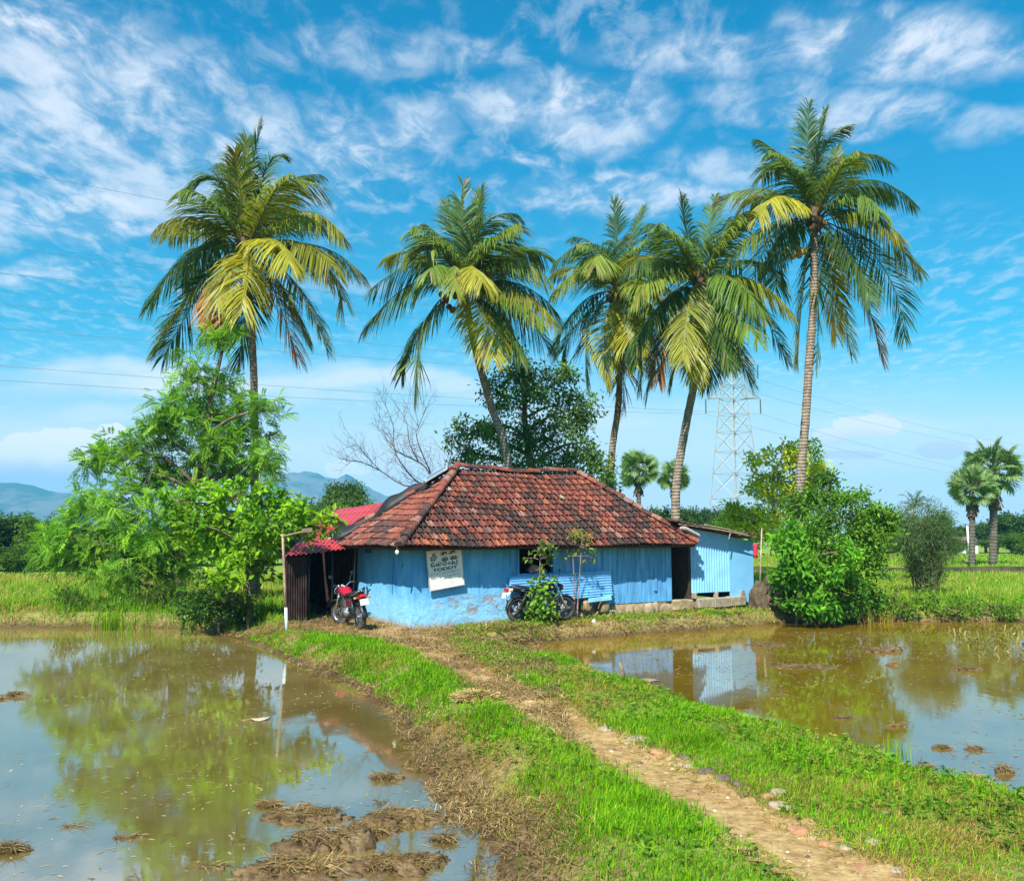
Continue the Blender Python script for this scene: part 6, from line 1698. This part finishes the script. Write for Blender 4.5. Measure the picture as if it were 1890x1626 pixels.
# floating scraps
PL = np.array([gp(x, y, ZW) for x, y in [(20, 1190), (560, 1240), (700, 1310), (790, 1450), (880, 1600), (880, 1700), (-100, 1700), (-50, 1400)]])
def dens_scrap(q, d):
    nn = fbm(q[:, 0] * .8, q[:, 1] * .8, 63, 3); return smooth(.05, -.2, d) * (.12 + .88 * smooth(.42, .62, nn)) * np.clip(9 / q[:, 1], .2, 1)
SCR = np.array([(.50, .42, .22), (.42, .34, .18), (.30, .20, .09), (.55, .48, .30), (.34, .34, .10)])
litter('floating_scraps', 5200, PL, dens_scrap, SCR * .85, .075, .012, 34, 0, True, 0)
PRr = np.array([gp(x, y, ZW) for x, y in [(1000, 1200), (1400, 1165), (1890, 1155), (2000, 1160), (2000, 1480), (1500, 1330), (1150, 1240)]])
def dens_scr2(q, d):
    nn = fbm(q[:, 0] * .7, q[:, 1] * .7, 67, 3); return smooth(.05, -.2, d) * (.10 + .9 * smooth(.40, .60, nn + .12 * smooth(16, 21, q[:, 1]) * smooth(4, 6, q[:, 0])))
litter('floating_scraps', 7000, PRr, dens_scr2, SCR * .7, .10, .014, 35, 0, True, 0)
# reed stubble standing in the far right corner of the pond
REED = np.array([gp(x, y, ZW) for x, y in [(1740, 1160), (2000, 1158), (2000, 1240), (1800, 1215)]])
litter('pond_stubble', 1500, REED, lambda q, d: smooth(.1, -.1, d) * .8, np.array([(.25, .24, .06), (.30, .24, .09), (.16, .2, .04)]), .30, .014, 36, 0, False, .8)

# loose grit and small stones trodden into the path
def grit(name, poly, n_try, seed):
    r = np.random.default_rng(seed)
    def dens(q, d, nn): return smooth(.12, -.05, d) * np.clip(9 / np.maximum(q[:, 1], 7), .1, 1) * (.15 + .85 * smooth(.42, .60, fbm(q[:, 0] * 1.6, q[:, 1] * 1.6, 171, 3)))
    q, d, nn = sample_poly(poly, dens, n_try, r); n = len(q); z = SHOW(q) + .008
    base = np.array([(1, 0, 0), (.3, .95, 0), (-.8, .6, 0), (-.8, -.6, 0), (.3, -.95, 0), (.1, .0, .8)])
    s_ = np.exp(r.normal(-4.5, .55, n)).clip(.005, .045); a = r.uniform(0, 6.283, n)
    V = base[None] * r.uniform(.7, 1.3, (n, 6, 3)) * s_[:, None, None] * np.array([1, 1, .75])
    c, s = np.cos(a)[:, None], np.sin(a)[:, None]
    V = np.stack([V[..., 0] * c - V[..., 1] * s, V[..., 0] * s + V[..., 1] * c, V[..., 2]], -1) + np.c_[q, z][:, None, :]
    b_ = np.arange(n)[:, None] * 6
    T = np.concatenate([b_ + np.array(t) for t in ((0, 1, 5), (1, 2, 5), (2, 3, 5), (3, 4, 5), (4, 0, 5))])
    col = pick(np.array([(.36, .25, .13), (.46, .36, .22), (.24, .15, .08), (.30, .14, .07), (.50, .42, .30), (.14, .10, .07)]), n, r)
    tag(np_mesh(name, V.reshape(-1, 3), [T], simple('grit', (1, 1, 1), .95, attr=True, var=.2, bump=0, spec=.15), np.repeat(col, 6, 0)), kind='stuff')
grit('gravel', PATH, 17000, 61)
grit('gravel', YARD, 8000, 62)

# ---- mud clumps, stones and single things
M_MUD = simple('wet_mud', (.12, .072, .030), .5, var=.4, scale=14, bump=.9, spec=.35, dirt=((.27, .19, .09), .6))
M_STONE = simple('path_stone', (.34, .26, .165), .9, var=.25, scale=12, bump=.6)
M_DKSTONE = simple('dark_stone', (.13, .09, .07), .9, var=.3, scale=12, bump=.7)
M_BRICK = simple('brick_bit', (.36, .18, .09), .9, var=.25, scale=12, bump=.5)
def mud(px, py, w, h, label, seed, straw=24, deep=.8, name='mud_clump', mat=None):
    r = np.random.default_rng(seed); q = gp(px, py, ZW); s = pxs(q[1]); rw, rh = w * s / 2 * .86, h * s * .50
    mb = MB(); k = max(1, int(w / max(h, 1) * .8))
    for i in range(k + 1):
        t = (i / k - .5) if k else 0
        mb.blob((rw * 1.5 * t, r.normal(0, rw * .2 * deep), -.015), (rw * r.uniform(.45, .75) if k > 1 else rw, rw * deep * r.uniform(.4, .8), rh * r.uniform(.45, 1.0)), 4, seed * 7 + i, .8, 4.6, (1, 1, 1))
    root = mb.build(name, mat or M_MUD, None, True); root.location = [float(c) for c in q]
    if straw:
        mb = MB()
        for i in range(straw):
            a = r.uniform(0, 6.28); el = r.uniform(-.25, .25) if r.uniform() < .9 else r.uniform(.3, .9); b0_ = np.array([r.uniform(-1, 1) * rw * .8, r.uniform(-1, 1) * rw * deep * .5, rh * r.uniform(.2, .8)]); L = r.uniform(.05, .16)
            d = np.array([math.cos(a) * math.cos(el), math.sin(a) * math.cos(el), math.sin(el)])
            mb.tube([b0_ - d * L * .4, b0_ + d * L * .3 + (0, 0, .012), b0_ + d * L], [.0022, .0026, .001], 3, BRN[int(r.integers(0, 5))])
        mb.build('straw', M_STRAW, root)
    return tag(root, label, 'mud clump', 'mud clumps in the ponds')
for k, (px, py, w, h, lab) in enumerate([
    (100, 1282, 0, 0, ''), (30, 1284, 36, 16, 'small reddish mud clump standing out of the left pond near the left edge'), (6, 1291, 18, 10, 'tiny mud lump next to the reddish clump at the left edge'),
    (10, 1572, 60, 26, 'brown mud clump at the lower left edge of the left pond'), (495, 1487, 50, 14, 'flat mud clump left of the large muddy heap in the left pond'),
    (560, 1486, 34, 8, 'thin mud patch behind the large muddy heap'), (710, 1437, 50, 18, 'rounded mud clump alone in the bright water near the straw shore'), (700, 1483, 24, 7, 'tiny mud bump between the rounded clump and the muddy strip'),
    (570, 1507, 140, 24, 'long low mud ridge at the top left of the muddy heap'), (600, 1560, 150, 56, 'largest mud heap with straw stuck in it at the lower middle'), (745, 1512, 130, 34, 'broad mud mound touching the straw shore'),
    (560, 1606, 190, 40, 'wide mud bank at the bottom edge of the picture'), (735, 1600, 150, 36, 'straw covered mud bank at the bottom beside the shore'), (820, 1552, 46, 18, 'small pointed mud clump close to the shore at the bottom'), (680, 1535, 100, 22, 'low mud tongue between the heap and the mound'),
    (240, 1546, 70, 9, 'flat muddy raft in the lower left water'), (400, 1600, 90, 10, 'low muddy strip near the bottom of the tree reflection'), (140, 1525, 60, 7, 'thin muddy strip left of the tree reflection')]):
    if w: mud(px, py, w, h, lab, 200 + k, straw=int(40 + w * 3.0) if h > 12 else 14)
for k, (px, py, w, h, lab) in enumerate([
    (1648, 1228, 18, 14, 'small dark clump near the middle of the right pond'), (1788, 1236, 44, 14, 'low rounded mud clump toward the right of the right pond'), (1630, 1202, 54, 16, 'dark mud hump in the weeds of the right pond'), (1740, 1381, 28, 12, 'mud bump left of the reflected shrub tip'),
    (1800, 1383, 34, 12, 'mud bump right of the reflected shrub tip'), (1797, 1437, 44, 14, 'flat mud clump left of the upright dark clod'), (1712, 1415, 26, 8, 'small flat clump near the grassy shore of the right pond'), (1855, 1426, 24, 30, 'upright pointed dark clod in the right pond'), (1655, 1340, 34, 8, 'thin weedy clump in the tree reflection of the right pond'),
    (1560, 1325, 44, 7, 'floating weedy strip in the tree reflection of the right pond'), (1700, 1432, 30, 12, 'mud lump at the grassy edge of the right pond'), (1735, 1440, 36, 14, 'larger mud lump at the grassy edge of the right pond'), (1480, 1230, 110, 7, 'flat weedy raft right of the shed reflection'), (1420, 1190, 80, 6, 'thin weedy raft just right of the reflected shed wall')]):
    mud(px, py, w, h, lab, 300 + k, straw=int(16 + w * 1.0), deep=.7, mat=None if k not in (7,) else None)
def stone(px, py, w, h, mat, label, seed, z=None, name='stone', cat='stone', group='stones on the path', amp=.28):
    q = gp(px, py, 0); q[2] = tz(q[0], q[1]); q = gp(px, py, q[2] + .01) if z is None else gp(px, py, z); q[2] = tz(q[0], q[1]) if z is None else z
    s = pxs(q[1]); mb = MB(); mb.blob((0, 0, -h * s * .05), (w * s / 2, w * s * .42, h * s * .55), 3, seed, amp, 1.7)
    o = mb.build(name, mat, None, True); o.location = [float(c) for c in q]; o.rotation_euler = (0, 0, seed * .7)
    return tag(o, label, cat, group)
for k, a in enumerate([
    (1305, 1424, 40, 18, M_DKSTONE, 'long dark stone at the upper end of the dark stone row on the path'), (1335, 1436, 40, 18, M_DKSTONE, 'dark stone in the middle of the dark stone row on the path'), (1362, 1446, 30, 14, M_DKSTONE, 'dark stone at the lower end of the dark stone row on the path'), (1270, 1414, 22, 14, M_STONE, 'pale stone just above the dark stone row'),
    (1262, 1397, 26, 14, M_DKSTONE, 'small dark stone above the pale stone on the path'), (1255, 1410, 16, 10, M_STONE, 'small pale pebble above the dark stone row'), (1435, 1462, 40, 20, M_STONE, 'flat pale stone where the path widens'), (1440, 1484, 44, 12, M_STONE, 'low flat pale stone below another pale stone'),
    (1418, 1468, 26, 16, M_BRICK, 'brownish stone at the left of two flat pale stones'), (1475, 1532, 46, 14, M_BRICK, 'worn brick piece lying in the path'), (1503, 1546, 20, 8, M_STONE, 'white pebble below the worn brick piece'), (1528, 1556, 40, 10, M_BRICK, 'reddish flat stone in the lower path'), (1560, 1562, 30, 10, M_STONE, 'grey flat stone in the lower path'),
    (1612, 1552, 34, 14, M_STONE, 'pale stone at the grassy right edge of the path'), (1588, 1600, 34, 12, M_BRICK, 'orange brick piece near the bottom edge of the path'), (1655, 1600, 36, 10, M_STONE, 'white stone pair near the bottom right of the path'), (1000, 1280, 30, 12, M_STONE, 'flat tan stone in the upper path'), (1038, 1285, 20, 10, M_BRICK, 'small reddish stone in the upper path'),
    (1034, 1303, 10, 7, M_DKSTONE, 'tiny dark stone in the upper path'), (958, 1256, 18, 8, M_BRICK, 'brown stone at the right edge of the upper path'), (1215, 1386, 34, 12, M_BRICK, 'orange brick fragment in the middle of the path'), (1120, 1345, 40, 10, M_STONE, 'long flat pale stone at the right edge of the mid path'), (1180, 1362, 50, 10, M_STONE, 'broad flat pale stone in the mid path'), (1240, 1345, 14, 8, M_DKSTONE, 'dark stone in the grass edge right of the path')]):
    stone(*a, 400 + k)
stone(1142, 1485, 24, 13, M_BRICK, 'orange brick lump lying in the bright green grass strip', 450, group='bricks in the grass')
stone(1096, 1146, 10, 8, simple('white_ball', (.7, .7, .66), .7), 'small round white stone in the grass before the tin sheet', 451, group='stones by the house', amp=.06)
stone(765, 1165, 22, 6, M_STONE, 'flat stone at the foot of the blue wall corner', 452, group='stones by the house')
stone(735, 1163, 20, 8, M_BRICK, 'brick rubble lump at the foot of the left blue wall', 453, group='stones by the house')
stone(815, 1157, 20, 6, M_BRICK, 'brick lump at the foot of the peeling blue wall', 454, group='stones by the house')
# big tan leaf floating, broken palm stalk, hay heaps, reed tufts
q = gp(475, 1328, ZW); mb = MB(); V = [(0, 0, .012)]
n = 16
for i in range(n):
    a = 2 * math.pi * i / n; rr = .105 * (1 + .35 * math.cos(a)) * (1 + .05 * math.sin(3 * a)); V.append((rr * math.cos(a) * 1.25, rr * math.sin(a) * .9, .006 + .02 * math.cos(2 * a) * .6 + .012))
mb.add(V, [(0, i + 1, (i + 1) % n + 1) for i in range(n)]); mb.tube([(-.08, 0, .015), (-.20, .02, .01)], .004, 5)
o = mb.build('floating_leaf', simple('tan_leaf', (.52, .38, .22), .7, var=.15, scale=20), None, True); o.location = [float(c) for c in q]; o.rotation_euler = (0, 0, .5); o.modifiers.new('thick', 'SOLIDIFY').thickness = .004
tag(o, 'large pale tan leaf floating alone on the left pond', 'leaf')
q = gp(1150, 1262, -.05); q[2] = tz(q[0], q[1]); mb = MB()
mb.tube([(-.04, 0, -.05), (0, 0, .12), (-.05, .0, .27)], [.05, .035, .012], 7); mb.blob((.22, .02, -.01), (.26, .08, .035), 4, 3, .6, 3, (.5, .4, .3))
o = mb.build('palm_stalk', simple('stalk_wood', (.22, .16, .10), .9, var=.35, scale=9, bump=.5), None, True); o.location = [float(c) for c in q]
tag(o, 'broken dry palm stalk sticking up at the left corner of the right pond', 'stalk')
def hay(px, py, w, h, label, seed, n=900):
    n = int(n * 2.6)
    r = np.random.default_rng(seed); q = gp(px, py, 0); q[2] = tz(q[0], q[1]); s = pxs(q[1]); rw, rh = w * s / 2, h * s
    mb = MB(); mb.blob((0, 0, 0), (rw * .8, rw * .5, rh * .5), 3, seed, .3, 1.5, (.42, .31, .12))
    for i in range(n):
        a = r.uniform(0, 6.28); ph = r.uniform(0, 1.4); d0 = np.array([math.cos(a) * math.sin(ph) * rw, math.sin(a) * math.sin(ph) * rw * .65, math.cos(ph) * rh * .85])
        b_ = r.uniform(0, 6.28); e = np.array([math.cos(b_), math.sin(b_), r.uniform(-.5, .3)]) * r.uniform(.08, .26); w_ = np.array([-math.sin(b_), math.cos(b_), .4]) * .0035
        mb.add([d0 - e * .5 - w_, d0 - e * .5 + w_, d0 + e * .5 + w_, d0 + e * .5 - w_], [(0, 1, 2, 3)], np.array([(.48, .36, .13), (.38, .27, .09), (.55, .43, .20)][i % 3]) * r.uniform(.7, 1.2))
    o = mb.build('hay_heap', M_STRAW); o.location = [float(c) for c in q]
    return tag(o, label, 'hay', 'hay heaps')
hay(880, 1290, 80, 12, 'small pale hay heap on the grass strip beside the path', 1, 900)
hay(1465, 1132, 60, 14, 'yellow hay heap on the bank in front of the round bush', 2, 600)
def tuft(px, py, h, n, label, seed, z=None, dry=.1, spread=.10, cat='grass tuft', name='grass_tuft', group='grass tufts'):
    r = np.random.default_rng(seed); q = gp(px, py, ZW if z is None else z); base = q.copy(); base[2] = ZW - .03 if z is None else tz(q[0], q[1]) - .02
    P = np.c_[r.normal(0, spread, (n, 2)), np.zeros(n)]
    isd = r.uniform(0, 1, n) < dry
    V, Q, T, Cc = blades(P, h * r.uniform(.5, 1.1, n), .010 * r.uniform(.7, 1.3, n) * max(1, q[1] / 12), np.clip(r.normal(.25, .15, n), .02, .8), np.where(isd[:, None], pick(DRY, n, r), pick(GRP, n, r)), r)
    o = np_mesh(name, V, [Q, T], M_GRASS, Cc); o.location = [float(c) for c in base]
    return tag(o, label, cat, group)
tuft(1652, 1402, .36, 60, 'bright green upright grass tuft at the grassy edge of the right pond', 1)
tuft(1602, 1150, 1.0, 40, 'tall pale dry reed tuft at the far bank of the right pond', 2, z=-.3, dry=.95, spread=.12)
tuft(1640, 1146, .8, 36, 'shorter dry reed tuft right of the tall reeds on the far bank', 3, z=-.3, dry=.95, spread=.14)
tuft(205, 1162, .75, 120, 'dark green reed tuft at the water edge below the feathery tree', 4, dry=.1, spread=.16)
tuft(250, 1150, 1.0, 90, 'tall greyish weed clump on the left bank under the feathery tree', 5, z=-.1, dry=.3, spread=.3)
tuft(300, 1125, 1.2, 95, 'brownish tall weed clump before the yellow paddy on the left', 6, z=0, dry=.65, spread=.3)
tuft(130, 1120, .7, 160, 'low dark weed clump on the left bank at the edge of the paddy', 7, z=0, dry=.1, spread=.2)
for k, (px, py, w, h, lab) in enumerate([(120, 1095, 30, 22, 'small leafy weed hanging over the left bank'), (300, 1100, 30, 30, 'bushy weed on the left bank below the feathery tree'), (200, 1120, 45, 24, 'spreading leafy weed on the left bank by the reed tuft')]):
    make_tree('bank_weed', lab, 'weed', 25.2, [(px, 1140), (px, py + 10), (px, py - 5)], .02, [(px, py, w, h, 0), (px + w * .7, py + h * .6, w * .7, h * .6, -.2)], 'broad', .13, .05, .35, ((.05, .13, .02), (.14, .26, .03)), group='weeds on the left bank', seed=20 + k)
for k, (px, py, w, h, lab) in enumerate([(1650, 1105, 36, 26, 'leafy weed bank right of the round bush'), (1730, 1108, 50, 24, 'leafy weeds below the wispy shrub'), (1830, 1118, 50, 18, 'low bright weeds at the right end of the far bank')]):
    make_tree('bank_weed', lab, 'weed', 25.8, [(px, 1140), (px, py + 10), (px, py - 5)], .02, [(px, py, w, h, 0), (px + w * .7, py + h * .5, w * .7, h * .7, -.2), (px - w * .6, py + h * .6, w * .6, h * .5, .1)], 'broad', .12, .045, .42, ((.07, .19, .015), (.22, .42, .03)), group='weeds on the right bank', seed=30 + k)
for (a, b_, lab, k) in (((1690, 1412), (1702, 1392), 'thin crooked twig poking out of the right pond', 0), ((425, 1556), (436, 1520), 'thin stalk standing in the muddy heap', 1), ((1168, 1455), (1170, 1436), 'short dead stalk at the edge of the path', 2)):
    q = gp(*a, ZW if k < 2 else 0); t = at(*b_, q[1]); mb = MB(); mb.tube(catmull([(0, 0, -.03), (t - q) * .5 + (.02, 0, 0), t - q], 4), .005, 5)
    o = mb.build('twig', M_BARK, None, True); o.location = [float(c) for c in q]; tag(o, lab, 'twig')
